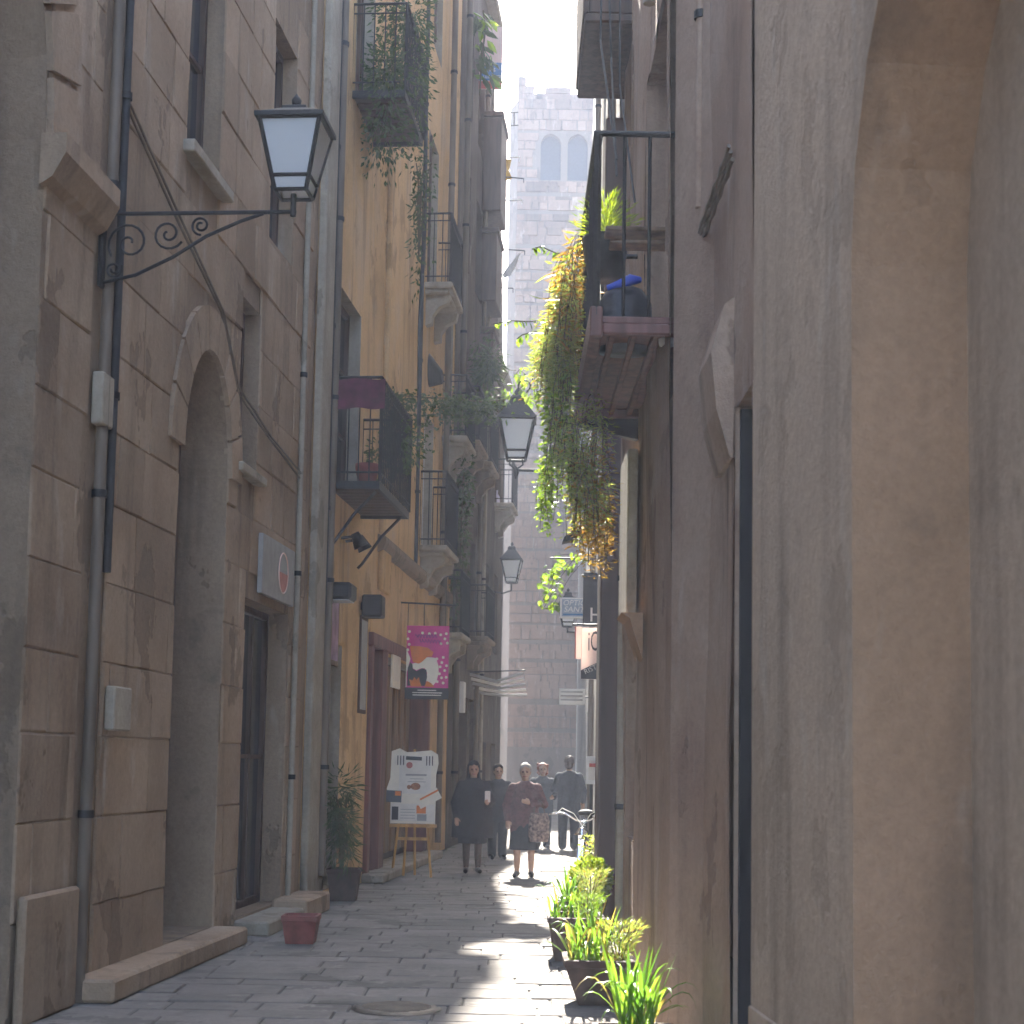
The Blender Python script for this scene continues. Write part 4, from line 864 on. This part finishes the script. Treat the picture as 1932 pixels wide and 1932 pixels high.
# sunlit vine on wires beside the far signs
o_ = at(1060, 1090, 20.5); t = thing('wire_vine', 'sparse sunlit vine on wires above the optician sign', 'vine', o_)
vp = pick([(1015, 1085), (1050, 1045), (1100, 1040), (1105, 1060), (1060, 1085), (1050, 1150), (1020, 1150)], 20.2, 21.5, 95)
for p in vp: linked(leaf_shape(random.choice((.07, .09, .11)), .8), 'leaf', t, p-o_, (random.uniform(-1, 1), random.uniform(0, 1.3), random.uniform(0, 6.28)))
bs = MB(); bs.tube([at(1038, 1053, 20.6)-o_, at(1110, 1053, 20.6)-o_], .012, 5)
for i in range(12): a, b_ = random.sample(vp, 2); bs.tube([a-o_, (a+b_)/2-o_+Vector((0, 0, .05)), b_-o_], .004, 4)
bs.build('wires', M['iron'], t)
# flood lamp under the fern
o_ = at(1075, 1015, 14.5); t = thing('flood_lamp', 'dark tilted flood lamp hanging under the fern', 'lamp', o_); h_ = MB(); h_.prism([(-.07, -.05), (-.05, .0), (.1, .1), (.16, .07), (.1, -.01)], -.09, .09); h_.build('housing', M['iron'], t); MB().tube([(.12, 0, .07), (.3, 0, .2)], .012, 5).build('arm', M['iron'], t)
# ------------------------------------------------------------------ planters along the right wall
M['terracotta'] = plain('dark_terracotta', (.07, .045, .035), .85, var=.3, scale=10, bump=.4); M['redpot'] = plain('red_pot', (.22, .06, .05), .7, var=.3, scale=8)
def planter(label, x0, x1, y0, y1, h, taper=.06, mat='terracotta', name='planter'):
    cx, cy_ = (x0+x1)/2, (y0+y1)/2; w, d = (x1-x0)/2, (y1-y0)/2
    t = thing(name, label, 'planter', (cx, cy_, .004))
    rings = [(1-taper/w, 0), (1-taper/w*.9, .02), (1, h-.05), (1.05, h-.045), (1.06, h-.004), (1.03, h), (.9, h), (.88, h-.05)]
    b = MB(); n = 20; V = []
    for f, z in rings:
        for j in range(n):
            a = 2*math.pi*(j+.5)/n; c, s = math.cos(a), math.sin(a); k = 1/max(abs(c), abs(s))*.93+.07*1
            V.append((c*k*w*f, s*k*d*f, z))
    b.add(V, [(i*n+j, i*n+(j+1) % n, i*n+n+(j+1) % n, i*n+n+j) for i in range(len(rings)-1) for j in range(n)]+[tuple(range(n))]); b.build('box', M[mat], t)
    MB().add([(V[-n+j][0], V[-n+j][1], h-.05) for j in range(n)], [tuple(range(n))]).build('soil', M['soil'], t)
    return t
BL = {}
def blade_mesh(L_, w, arch, mat='blade'):
    k = (L_, w, arch, mat)
    if k not in BL:
        n = 7; V = []
        for i in range(n+1):
            f = i/n; x = L_*f*(1-.25*f*arch); z = L_*(math.sin(f*2.5*arch)*.55+.45*f*(1-arch*.7)); ww = w*(.45+1.6*f*(1-f)*1.2)*(1-f**5)+.0005
            V += [(x, -ww/2, z+ww*.2), (x, 0, z), (x, ww/2, z+ww*.2)]
        b = MB(); b.add(V, [q for i in range(n) for q in ((i*3, i*3+1, i*3+4, i*3+3), (i*3+1, i*3+2, i*3+5, i*3+4))], 0, True); o = b.build('blade_shape', M[mat]); BL[k] = o.data; bpy.data.objects.remove(o)
    return BL[k]
def blades(label, c, n, L_, w, lean=(0, 0), mat='blade', spread=.05):
    t = thing('strap_leaved_plant', label, 'plant', c)
    for i in range(n):
        a = i*2.399+random.uniform(-.3, .3); u = random.random(); l = L_*random.choice((.7, .85, 1.0, 1.1)); ar = random.choice((.75, .9, 1.05)) if i > n*.3 else .45
        linked(blade_mesh(round(l, 2), w, ar, mat), 'leaf', t, (random.uniform(-spread, spread), random.uniform(-spread, spread), 0), (0, -.9*(1-ar) if ar < .6 else random.uniform(-.45, .3), a))
    return t
# from the nearest to the farthest
planter('dark planter nearest the camera at the bottom right edge', .5, .95, 8.85, 9.35, .12)
blades('large sunlit strap-leaved plant nearest the camera', (.73, 9.1, .1), 58, .42, .028, spread=.09)
planter('big dark tapered planter second from the camera', .39, .84, 10.7, 11.2, .3, .09)
blades('sunlit strap-leaved plant in the second planter', (.56, 10.95, .26), 56, .34, .022, spread=.13)
fn = thing('feathery_plant', 'feathery green plant at the back of the second planter', 'plant', (.76, 11.05, .26)); 
def feather(t, n, r, h, mat='fern', ll=.05, lw=.006):
    P_, D_ = [], []
    for i in range(n):
        a = random.uniform(0, 6.28); f = random.random()**.7; q = r*random.random()**.5*(.3+f); P_.append((q*math.cos(a), q*math.sin(a), h*f)); D_.append((math.cos(a), math.sin(a), random.uniform(.2, 1.5)))
    leaves_mesh('foliage', P_, D_, np.random.uniform(.6, 1.4, n)*ll, np.random.uniform(.7, 1.3, n)*lw, M[mat], t)
    b = MB()
    for i in range(12): a = i*.52; b.tube([(0, 0, -.04), (r*.5*math.cos(a), r*.5*math.sin(a), h*.6), (r*.9*math.cos(a), r*.9*math.sin(a), h*.95)], .003, 3)
    b.build('stems', M['stem'], t)
feather(fn, 900, .15, .26)
planter('dark rounded planter third from the camera', .34, .78, 13.1, 13.7, .35, .05)
blades('small drooping strap-leaved plant in the third planter', (.46, 13.3, .31), 30, .26, .02, spread=.1); fn = thing('feathery_plant', 'low feathery plant in the third planter', 'plant', (.66, 13.4, .31)); feather(fn, 700, .13, .2, 'vine')
planter('brown rimmed planter fourth from the camera', .44, .86, 14.5, 15.0, .36, .06)
blades('upright strap-leaved plant in the fourth planter', (.56, 14.7, .33), 26, .27, .03, spread=.05); fn = thing('feathery_plant', 'pale feathery plant in the fourth planter beside the pier', 'plant', (.75, 14.75, .33)); feather(fn, 1100, .13, .3, 'fern', .05, .005)
planter('small round pot under the globe shrub', .66, .98, 15.95, 16.27, .28, .05)
gt = thing('globe_shrub', 'clipped yellow-green globe shrub in the farthest pot by the pier', 'shrub', (.82, 16.1, .25)); P_, D_ = [], []
for i in range(1500):
    a = Vector((random.gauss(0, 1), random.gauss(0, 1), random.gauss(0, 1))).normalized()*(.1+.1*random.random()**.5); P_.append((a.x*1.05, a.y, a.z+.2+.02*random.random())); D_.append((a.x, a.y, a.z+.05))
leaves_mesh('foliage', P_, D_, np.random.uniform(.03, .05, 1500), np.random.uniform(.02, .032, 1500), M['globe'], gt); MB().tube([(0, 0, -.03), (0, 0, .18)], .014, 6).build('stem', M['stem'], gt)
# left side pots
pr = gnd(563, 1783); t = planter('red square pot on the paving at the left', pr.x-.15, pr.x+.15, pr.y, pr.y+.3, .24, .03, 'redpot')
t = planter('dark pot against the ochre house at the left', FL.world(.28, 18.6, 0).x-.18, FL.world(.28, 18.6, 0).x+.18, 18.35, 18.7, .36, .04)

# ------------------------------------------------------------------ manhole cover
mc = gnd(748, 1905); t = thing('manhole_cover', 'dark oval manhole cover in the paving near the camera', 'manhole cover', (mc.x, mc.y, .006)); b = MB(); b.lathe([(0, .014), (.25, .014), (.265, .011), (.28, .004), (.29, 0)], (0, 0, 0), 28); b.build('lid', M['iron'], t)
b = MB()
for i in range(-4, 5): q = math.sqrt(max(0, .22**2-(i*.05)**2)); b.box(-q, q, i*.05-.008, i*.05+.008, .0145, .019)
b.build('ribs', M['pipe'], t)

# ------------------------------------------------------------------ bags and odds on the balcony
t = thing('rubbish_bag', 'black rubbish sack with a blue tie on the wooden balcony', 'bag', (.72, 10.6, 4.305))
b = MB(); b.lathe([(.0, 0), (.17, .01), (.19, .15), (.18, .35), (.12, .44), (.05, .47), (.0, .47)], (0, 0, 0), 16, sy=.8); b.build('sack', plain('black_plastic', (.02, .022, .03), .4, var=.3, scale=14, bump=.8), t)
b = MB(); b.tube([(-.12, -.05, .44), (-.03, -.08, .46), (.03, -.08, .49), (.1, -.05, .5)], [.02, .035, .04, .02], 7); b.build('blue_tie', plain('blue_plastic', (.02, .07, .5), .4), t)
t = thing('white_pot', 'small white pot on the balcony by the wall', 'pot', (.98, 10.35, 4.305)); b = MB(); b.lathe([(0, 0), (.05, 0), (.07, .16), (.06, .16), (0, .14)], (0, 0, 0), 12); b.build('pot', M['white'], t)
# poles, washing and an awning at the far left house
def pole(label, px0, py0, px1, py1, Y, r=.014, mat='iron', name='clothes_pole', cat='pole'):
    a, b_ = at(px0, py0, Y), at(px1, py1, Y); t = thing(name, label, cat, a); MB().tube([(-.5, 0, (a.z-b_.z)*.3), (0, 0, 0), b_-a], r, 6).build('rod', M[mat], t); MB().tube([b_-a, b_-a+Vector((0, 0, -.1))], r*.7, 5).build('hook', M[mat], t); return t
pole('upper white clothes pole against the tower', 945, 297, 980, 296, 35.2, mat='white'); pole('dark clothes pole with a hook against the tower', 945, 333, 988, 337, 35.2); pole('lower white clothes pole against the tower', 942, 378, 985, 377, 35.2, mat='white')
pole('dark pole with washing hung below it', 945, 470, 990, 473, 35.2); pole('lowest thin dark pole on the far left house', 945, 543, 968, 544, 35.2)
t = thing('aerial', 'thin forked aerial beside the tower top', 'aerial', at(943, 218, 35.2)); o_ = t.location
MB().tube([at(915, 238, 35.2)-o_, at(970, 233, 35.2)-o_], .012, 5).build('rod', M['iron'], t) if False else None
MB().tube([at(925, 214, 35.2)-o_, at(978, 212, 35.2)-o_], .012, 5).build('rod', M['iron'], t); MB().tube([at(928, 240, 35.2)-o_, at(978, 236, 35.2)-o_], .012, 5).build('rod', M['iron'], t); MB().tube([at(970, 212, 35.2)-o_, at(970, 237, 35.2)-o_], .012, 5).build('upright', M['iron'], t)
o_ = at(960, 500, 35.2); t = thing('washing', 'white cloth drying on the dark pole against the tower', 'cloth', o_)
q = [at(983, 474, 35.2), at(972, 505, 35.2), at(948, 522, 35.1), at(944, 520, 35.3)]; b = MB(); V = []
for i in range(9):
    f = i/8; p, r_ = q[0].lerp(q[3], f), q[1].lerp(q[2], f); V += [p-o_+Vector((0, .04*math.sin(i*2), 0)), r_-o_+Vector((0, .05*math.cos(i*2), -.1*math.sin(f*3)))]
b.add(V, [(i*2, i*2+1, i*2+3, i*2+2) for i in range(8)], 0, True); b.build('cloth', M['paper'], t)
p = at(958, 325, 35.2); t = thing('yellow_cloth', 'small yellow cloth hung under the upper white pole', 'cloth', p); b = MB(); b.add([(-.05, 0, .3), (.08, 0, .3), (.03, .03, .05), (.1, 0, -.15), (-.07, .02, -.2), (-.03, -.03, .05)], [(0, 1, 2, 5), (5, 2, 3, 4)]); b.build('cloth', plain('yellow_fabric', (.6, .35, .04), .8), t)
(s0_, z0_) = FL.hit(905, 1290); o_ = FL.world(0, 33.6, 3.25); t = thing('awning', 'rolled pale awning on the far left house', 'awning', o_, -FL.a)
for i in range(5): MB().tube([(0, i*.3, .16-.08*i), (.55, i*.3+.1, .02-.06*i), (1.1, i*.3+.15, .2-.1*i)], .035, 6).build('fold', M['paper'] if i % 2 else M['grey'], t)
MB().tube([(0, 0, .2), (1.15, .1, .26)], .015, 5).build('arm', M['iron'], t)
# graffiti on the far left house
o_ = FL.world(.02, 38.6, at(943, 950, 39).z); t = thing('graffiti', 'white scrawled graffiti tag on the dark far left wall', 'graffiti', o_, -FL.a); b = MB()
b.tube([(.03, -.3+i*.06, .25*math.sin(i*2.2)*(1-i*.05)) for i in range(12)], .02, 4); b.build('stroke', plain('pale_violet_paint', (.55, .52, .65), .6), t)
# the cloth on the red balcony
o_ = FL.world(.02, 18.27, 5.62); t = thing('red_cloth', 'dark red cloth tied along the near railing of the red balcony', 'cloth', o_, -FL.a); b = MB(); V = []
for i in range(13):
    for j in range(4): V.append((.03+.62*i/12, -.025+.012*math.sin(i*1.3+j), .3-.115*j-.01*math.sin(i*.8)))
b.add(V, [(i*4+j, i*4+j+1, i*4+j+5, i*4+j+4) for i in range(12) for j in range(3)], 0, True); b.build('cloth', plain('dark_red_cloth', (.11, .025, .045), .85, var=.35, scale=9, bump=.4), t)
t = thing('red_flowerpot', 'dull red flowerpot inside the red balcony', 'pot', FL.world(.42, 18.6, 4.755), -FL.a); b = MB(); b.lathe([(0, 0), (.1, 0), (.14, .2), (.14, .24), (.12, .24), (0, .2)], (0, 0, 0), 14); b.build('pot', M['redpot'], t)
t = thing('black_hose', 'black cable hanging from the high balcony down to the red balcony', 'cable', FL.world(.7, 20.75, 5.0), -FL.a)
MB().tube([(0, 0, 5.0), (.015, 0, 3.6), (-.02, 0, 2.2), (.0, 0, .9)], .028, 6).build('cable', M['cable'], t)

# ------------------------------------------------------------------ bicycle behind the pier
M['chrome'] = plain('chrome', (.75, .75, .78), .15, 1.0, var=.05); M['rubber'] = plain('rubber', (.02, .02, .02), .7); M['enamel'] = plain('black_enamel', (.02, .022, .025), .3)
def ring(b, c, R_, r, n=28, m=6):
    V = [(c[0]+r*math.cos(2*math.pi*j/m), c[1]+(R_+r*math.sin(2*math.pi*j/m))*math.cos(2*math.pi*i/n), c[2]+(R_+r*math.sin(2*math.pi*j/m))*math.sin(2*math.pi*i/n)) for i in range(n) for j in range(m)]
    b.add(V, [(i*m+j, i*m+(j+1) % m, ((i+1) % n)*m+(j+1) % m, ((i+1) % n)*m+j) for i in range(n) for j in range(m)], 0, True)
bx = at(1098, 1600, 19.2); t = thing('bicycle', 'parked bicycle with chrome handlebar and round lamp facing the camera behind the pier', 'bicycle', (bx.x, 19.2, .004), R(-6))
for yy in (0, 1.08):
    w_ = MB(); ring(w_, (0, yy, .35), .31, .013); [w_.tube([(0, yy, .35), (0, yy+.3*math.cos(a), .35+.3*math.sin(a))], .0025, 3) for a in [i*math.pi/8 for i in range(16)]]; wo = w_.build('wheel', M['chrome'], t)
    ty = MB(); ring(ty, (0, yy, .35), .332, .018); ty.build('tyre', M['rubber'], wo)
f = MB(); hd, st, bb, rr_ = (0, .16, .86), (0, .72, .86), (0, .6, .32), (0, 1.08, .35)
for p, q in ((hd, (0, .2, .66)), ((0, .19, .72), bb), (bb, st), (bb, rr_), ((0, .76, .7), rr_), ((0, .18, .82), (0, .74, .72))): f.tube([p, q], .017, 8)
f.build('frame', M['enamel'], t); MB().tube([(.05, 0, .35), (.05, .1, .62), (0, .13, .72), (0, .16, .9)], .014, 7).build('fork', M['chrome'], t); MB().tube([(-.05, 0, .35), (-.05, .1, .62), (0, .13, .72)], .014, 7).build('fork', M['chrome'], t)
hb_ = MB().tube([(-.36, .28, .98), (-.3, .14, 1.0), (-.2, .1, .99), (-.08, .12, .92), (0, .15, .9), (.08, .12, .92), (.2, .1, .99), (.3, .14, 1.0), (.36, .28, .98)], .012, 8).build('handlebar', M['chrome'], t)
for sx_ in (-1, 1): MB().tube([(sx_*.3, .14, 1.0), (sx_*.37, .3, .98)], .019, 8).build('grip', M['rubber'], hb_); MB().tube([(sx_*.28, .09, 1.0), (sx_*.36, .06, .985), (sx_*.4, .12, .98)], .007, 5).build('brake_lever', M['chrome'], hb_)
for sx_ in (-1, 1): MB().tube([(sx_*.3, .1, 1.0), (sx_*.24, -.02, 1.06), (sx_*.1, -.04, 1.0), (0, .05, .85)], .005, 5).build('cable', M['white'], t)
lm = MB(); lm.lathe([(.0, .06), (.035, .055), (.055, .035), (.075, .0), (.1, -.025), (.1, -.032), (.0, -.03)], (0, .02, .78), 16); lm.build('headlamp', M['chrome'], t); MB().tube([(0, .02, .82), (0, .14, .86)], .01, 5).build('lamp_bracket', M['chrome'], t)
sd_ = MB(); sd_.lathe([(0, -.03), (.09, -.02), (.11, .01), (.07, .04), (0, .05)], (0, .78, .98), 14, sy=1.25); sd_.build('saddle', M['rubber'], t); MB().tube([st, (0, .76, .97)], .013, 6).build('seat_post', M['chrome'], t)
b = MB(); b.add([(x, .35*math.cos(a)*1.04, .35+.35*1.06*math.sin(a)) for a in [R(20+i*14) for i in range(11)] for x in (-.03, .03)], [(i*2, i*2+1, i*2+3, i*2+2) for i in range(10)], 0, True); b.build('mudguard', M['chrome'], t)
MB().tube([(0, .6, .32), (.0, .62, .0)], .008, 5).build('kickstand', M['chrome'], t); ring_b = MB(); ring(ring_b, (.04, .6, .32), .09, .006, 18, 5); ring_b.build('chainring', M['chrome'], t)
# small shrub beside the bicycle
bush('side_plant', 'pale bushy plant standing behind the bicycle at the pier', (1.0, 18.6, .62), (.13, .2, .3), 700, .05, .02, M['fern'], 0)

# ------------------------------------------------------------------ people
SK = plain('skin', (.42, .25, .17), .55, var=.08, scale=20); SKD = plain('skin_features', (.12, .06, .05), .5); LIP = plain('lips', (.33, .12, .1), .5)
def blob(b, c, r, n=10):
    if not isinstance(r, tuple): r = (r, r, r)
    m = n//2+1; V = []
    for i in range(m+1):
        th = math.pi*i/m
        for j in range(n): a = 2*math.pi*j/n; V.append((c[0]+r[0]*math.sin(th)*math.cos(a), c[1]+r[1]*math.sin(th)*math.sin(a), c[2]+r[2]*math.cos(th)))
    b.add(V, [(i*n+j, i*n+(j+1) % n, i*n+n+(j+1) % n, i*n+n+j) for i in range(m) for j in range(n)], 0, True)
def limb(b, pts, rs, n=10):
    pts = [Vector(p) for p in pts]; b.tube(pts, rs, n)
    for p, r in zip(pts, rs): blob(b, p, r*.995, n)
def loft(b, rings, n=20):
    """rings (z, cx, cy, rx, ry) bottom to top"""
    V = [(cx+rx*math.cos(2*math.pi*j/n), cy+ry*math.sin(2*math.pi*j/n), z) for z, cx, cy, rx, ry in rings for j in range(n)]
    b.add(V, [(i*n+j, i*n+(j+1) % n, i*n+n+(j+1) % n, i*n+n+j) for i in range(len(rings)-1) for j in range(n)]+[tuple(range(n)), tuple(range(len(V)-n, len(V)))], 0, True)
def fuse(b, name, mats, parent, vox=.011, it=4):
    o = b.build(name, mats, parent); md = o.modifiers.new('r', 'REMESH'); md.mode = 'VOXEL'; md.voxel_size = vox
    sm = o.modifiers.new('s', 'SMOOTH'); sm.factor = .5; sm.iterations = it
    dg = bpy.context.evaluated_depsgraph_get(); me = bpy.data.meshes.new_from_object(o.evaluated_get(dg)); o.modifiers.clear(); o.data = me
    me.polygons.foreach_set('use_smooth', [True]*len(me.polygons)); return o
def hand(b, w, d, side, curl=.5):
    """palm from wrist w along d with four unequal bent fingers and a side thumb"""
    w, d = Vector(w), Vector(d).normalized(); f = Vector((0, -1, 0)); f = (f-d*f.dot(d)).normalized(); s = d.cross(f)*side
    limb(b, [w, w+d*.04, w+d*.08], [.024, .03, .03], 8)
    for i, L_ in enumerate((.066, .076, .07, .055)):
        p = w+d*.078+s*((i-1.5)*-.017); k1 = p+(d*math.cos(curl*.6)+f*math.sin(curl*.6))*L_*.5; k2 = k1+(d*math.cos(curl*1.5)+f*math.sin(curl*1.5))*L_*.5
        limb(b, [p, k1, k2], [.0095, .0088, .0078], 6)
    p = w+d*.025+s*.026; limb(b, [p, p+(s*.7+d*.6+f*.3)*.034, p+(s*.5+d*1.2+f*.5)*.05], [.011, .0105, .009], 6)
def person(label, loc, H, fac, elbows, wrists, hdir, hair, coat, skirt, shoe, legcol=None, stance=.09, trousers=False, coat_rings=None, hair_kind='short', turn=0, skirt_z=None, coatcol2=None):
    """figure facing -Y; fac = heading; all heights given for a 1.6 m figure and scaled"""
    k = H/1.6; t = thing('person', label, 'person', (loc[0], loc[1], .004), fac)
    b = MB(); hx = 0; hz_ = 1.48
    blob(b, (0, 0, hz_), (.072, .09, .105), 14); blob(b, (0, -.025, hz_-.06), (.055, .065, .06), 12)   # skull and jaw
    limb(b, [(0, -.085, hz_+.005), (0, -.108, hz_-.025)], [.011, .016], 6); blob(b, (0, -.085, hz_-.062), (.026, .012, .01), 8)   # nose, mouth
    for sx_ in (-1, 1): blob(b, (sx_*.074, .005, hz_-.01), (.012, .022, .032), 8); blob(b, (sx_*.03, -.078, hz_+.018), (.02, .012, .009), 8)
    limb(b, [(0, .01, 1.28), (0, .005, 1.4)], [.058, .052], 10)
    loft(b, [(.78, 0, 0, .15, .1), (.9, 0, 0, .165, .11), (1.02, 0, 0, .14, .1), (1.18, 0, 0, .155, .105), (1.28, 0, 0, .16, .085), (1.32, 0, .005, .07, .06)])
    for i, sx_ in enumerate((-1, 1)):
        sh = (sx_*.165, .0, 1.26); limb(b, [sh, elbows[i], wrists[i]], [.05, .038, .027], 8); hand(b, wrists[i], hdir[i], sx_)
        lx = sx_*stance; limb(b, [(sx_*.085, 0, .8), (lx*1.02, -.012, .43), (lx, .01, .33), (lx, .02, .24), (lx, .005, .08)], [.078, .056, .05, .05, .034], 10)
        limb(b, [(lx, .015, .05), (lx*1.12, -.09, .035), (lx*1.2, -.15, .03)], [.038, .034, .028], 8)
    body = fuse(b, 'body', [SK, SKD, LIP], t, .0105); 
    mi = []
    for p in body.data.polygons:
        c = p.center; m = 0
        if c.y < -.05 and abs(abs(c.x)-.03) < .016 and abs(c.z-(hz_+.0)) < .011: m = 1
        if c.y < -.06 and abs(c.x) < .03 and abs(c.z-(hz_-.063)) < .009: m = 2
        mi.append(m)
    body.data.polygons.foreach_set('material_index', mi)
    if legcol:
        b = MB()
        for sx_ in (-1, 1): lx = sx_*stance; limb(b, [(sx_*.085, 0, .8), (lx*1.02, -.012, .43), (lx, .01, .33), (lx, .02, .24), (lx, .005, .08)], [.083, .061, .055, .055, .039] if not trousers else [.1, .085, .08, .078, .075], 10)
        fuse(b, 'trousers' if trousers else 'stockings', legcol, t, .012)
    for sx_ in (-1, 1):
        b = MB(); lx = sx_*stance; limb(b, [(lx, .025, .045), (lx*1.12, -.09, .036), (lx*1.22, -.165, .03)], [.046, .042, .034], 8); o = fuse(b, 'shoe', shoe, t, .009, 3)
    if skirt:
        b = MB(); z0 = skirt_z or .42; loft(b, [(z0, 0, 0, .215, .16), (z0+.1, 0, 0, .21, .155), (.7, 0, 0, .2, .145), (.9, 0, 0, .18, .125), (1.0, 0, 0, .15, .11)], 24)
        b.v = [(x+.012*math.sin(9*math.atan2(y_, x))*max(0, (1-z)), y_+.012*math.cos(8*math.atan2(y_, x))*max(0, (1-z)), z) for x, y_, z in b.v]; fuse(b, 'skirt', skirt, t, .013, 2)
    b = MB(); loft(b, coat_rings or [(.62, 0, 0, .21, .15), (.8, 0, 0, .205, .148), (.95, 0, 0, .2, .14), (1.1, 0, 0, .19, .135), (1.22, 0, 0, .195, .125), (1.3, 0, .005, .15, .095), (1.35, 0, .01, .07, .07)], 24)
    b.v = [(x+.008*math.sin(11*math.atan2(y_, x)+z*5), y_+.01*math.sin(z*24+x*9), z) for x, y_, z in b.v]
    for i, sx_ in enumerate((-1, 1)):
        e, w_ = Vector(elbows[i]), Vector(wrists[i]); limb(b, [(sx_*.17, 0, 1.25), e, e.lerp(w_, .93)], [.075, .06, .047], 10)
    limb(b, [(-.05, -.03, 1.33), (0, -.075, 1.29), (.05, -.03, 1.33)], [.03, .026, .03], 8)
    fuse(b, 'coat', coat, t, .012, 3)
    b = MB()
    if hair_kind == 'short':
        blob(b, (0, .02, hz_+.03), (.088, .092, .098), 14); blob(b, (0, .05, hz_-.03), (.08, .07, .08), 12)
        for i in range(26): a = random.uniform(.2, 2.94); e = random.uniform(0, 1.4); blob(b, (.082*math.cos(a)*math.cos(e), .02+.085*math.sin(a)*math.cos(e), hz_+.03+.09*math.sin(e)), .022, 6)
    elif hair_kind == 'scarf':
        blob(b, (0, .022, hz_+.015), (.1, .1, .122), 14); loft(b, [(1.12, 0, .0, .2, .13), (1.25, 0, .01, .17, .115), (1.36, 0, .02, .105, .09), (1.46, 0, .03, .098, .085)], 18)
    else:
        blob(b, (0, .025, hz_+.02), (.095, .095, .105), 14); 
        for i in range(50): a = random.uniform(-.3, 3.4); blob(b, (.09*math.cos(a), .03+.07*math.sin(a), hz_+random.uniform(-.1, .1)), .03, 6)
    ho = fuse(b, 'headscarf' if hair_kind == 'scarf' else 'hair', hair, t, .011, 2)
    # cut the face free
    bm = bmesh.new(); bm.from_mesh(ho.data)
    kill = [v for v in bm.verts if v.co.y < (-.028 if hair_kind != 'scarf' else -.02) and v.co.z < hz_+.06-abs(v.co.x)*.25 and v.co.z > hz_-.115 and abs(v.co.x) < .068]
    bmesh.ops.delete(bm, geom=kill, context='VERTS'); bm.to_mesh(ho.data); bm.free()
    t.scale = (k, k, k); return t
wool = lambda n, c, v=.25: plain(n, c, .92, var=v, scale=26, bump=.5)
blk = wool('black_wool', (.022, .02, .024)); skb = wool('black_skirt', (.016, .016, .02)); shb = plain('black_leather', (.015, .014, .014), .4)
p = gnd(890, 1647)
person('woman in a black headscarf and wide black coat standing by the easel', p, 1.6, R(6), [(-.27, .0, 1.0), (.27, .0, 1.0)], [(-.25, -.1, .8), (.2, -.16, .98)], [(.1, -.2, -1), (-.3, -.6, .5)], blk, blk, skb, shb, wool('brown_stockings', (.07, .045, .035)), .085,
       coat_rings=[(.5, 0, 0, .3, .2), (.7, 0, 0, .3, .19), (.9, 0, 0, .285, .175), (1.05, 0, 0, .26, .16), (1.2, 0, 0, .22, .14), (1.3, 0, .005, .16, .1), (1.36, 0, .01, .08, .08)], hair_kind='scarf')
bagp = thing('paper_packet', 'pale packet held up by the woman in the headscarf', 'packet', (p.x+.21, p.y-.2, 1.1)); MB().cbox(-.04, .04, -.012, .012, -.08, .08, .008).build('packet', M['paper'], bagp)
p = gnd(988, 1655); maroon = wool('maroon_coat', (.10, .035, .035), .35)
tw2 = person('grey-haired woman in a maroon coat and black skirt walking in the sun', p, 1.58, R(-4), [(-.27, .02, 1.0), (.28, .0, 1.02)], [(-.24, -.08, .8), (.09, -.2, 1.04)], [(.1, -.1, -1), (-1, -.25, .3)], plain('grey_hair', (.32, .29, .26), .7, var=.2, scale=40), maroon, skb, shb, None, .1, skirt_z=.38)
bg_ = thing('patterned_bag', 'large patterned cloth bag carried by the woman in maroon', 'bag', (p.x+.2, p.y-.16, .5)); b = MB(); loft(b, [(0, 0, 0, .13, .06), (.1, 0, 0, .15, .075), (.3, 0, 0, .145, .07), (.4, 0, 0, .12, .03)], 18); fuse(b, 'sack', plain('patterned_cloth', (.19, .13, .11), .85, var=.75, scale=26), bg_, .012); 
MB().tube([(-.08, 0, .38), (-.05, .0, .52), (0, .02, .58), (.05, 0, .52), (.08, 0, .38)], .01, 6).build('handle', M['timber'], bg_)
p = at(1022, 1590, 30.6)
person('red-haired woman in a dark jacket standing behind the woman in maroon', (p.x, 30.6), 1.6, R(5), [(-.25, .03, 1.0), (.25, .03, 1.0)], [(-.18, -.16, .95), (.2, -.16, .95)], [(.6, -.5, 0), (-.6, -.5, 0)], plain('red_hair', (.28, .08, .03), .6, var=.3, scale=40), wool('charcoal_jacket', (.045, .05, .06)), None, shb, wool('dark_trousers', (.03, .032, .04)), .09, True, hair_kind='bob')
p = at(1072, 1598, 30.2)
person('man in a dark coat seen from behind near the bicycle', (p.x, 30.2), 1.73, R(172), [(-.26, .02, 1.0), (.26, .0, 1.02)], [(-.24, -.1, .82), (.14, -.2, 1.0)], [(.1, -.2, -1), (-.5, -.6, .3)], plain('brown_hair', (.06, .035, .025), .7, var=.3, scale=40), wool('dark_blue_coat', (.03, .033, .045)), None, shb, wool('navy_trousers', (.025, .027, .035)), .1, True)
p = at(938, 1600, 27.0)
person('half-hidden person in black between the two women', (p.x, 27.0), 1.56, R(10), [(-.25, .03, 1.0), (.25, .03, 1.0)], [(-.22, -.08, .82), (.22, -.08, .82)], [(.1, -.1, -1), (-.1, -.1, -1)], plain('dark_hair', (.03, .02, .016), .6, var=.3, scale=40), blk, None, shb, skb, .09, True)

# ------------------------------------------------------------------ groups of repeats
GROUPS = {'street_lantern': 'street lanterns along the alley', 'planter': 'planters standing along the alley', 'strap_leaved_plant': 'plants in the planters', 'feathery_plant': 'plants in the planters', 'person': 'people in the alley',
          'clothes_pole': 'clothes poles against the tower', 'shop_sign': 'shop signs on the right', 'balcony_shrub': 'plants on the left fronts', 'vine_twig': 'twigs reaching from the balcony'}
for o in C.objects:
    k = o.name.split('.')[0]
    if o.parent is None and k in GROUPS: o['group'] = GROUPS[k]
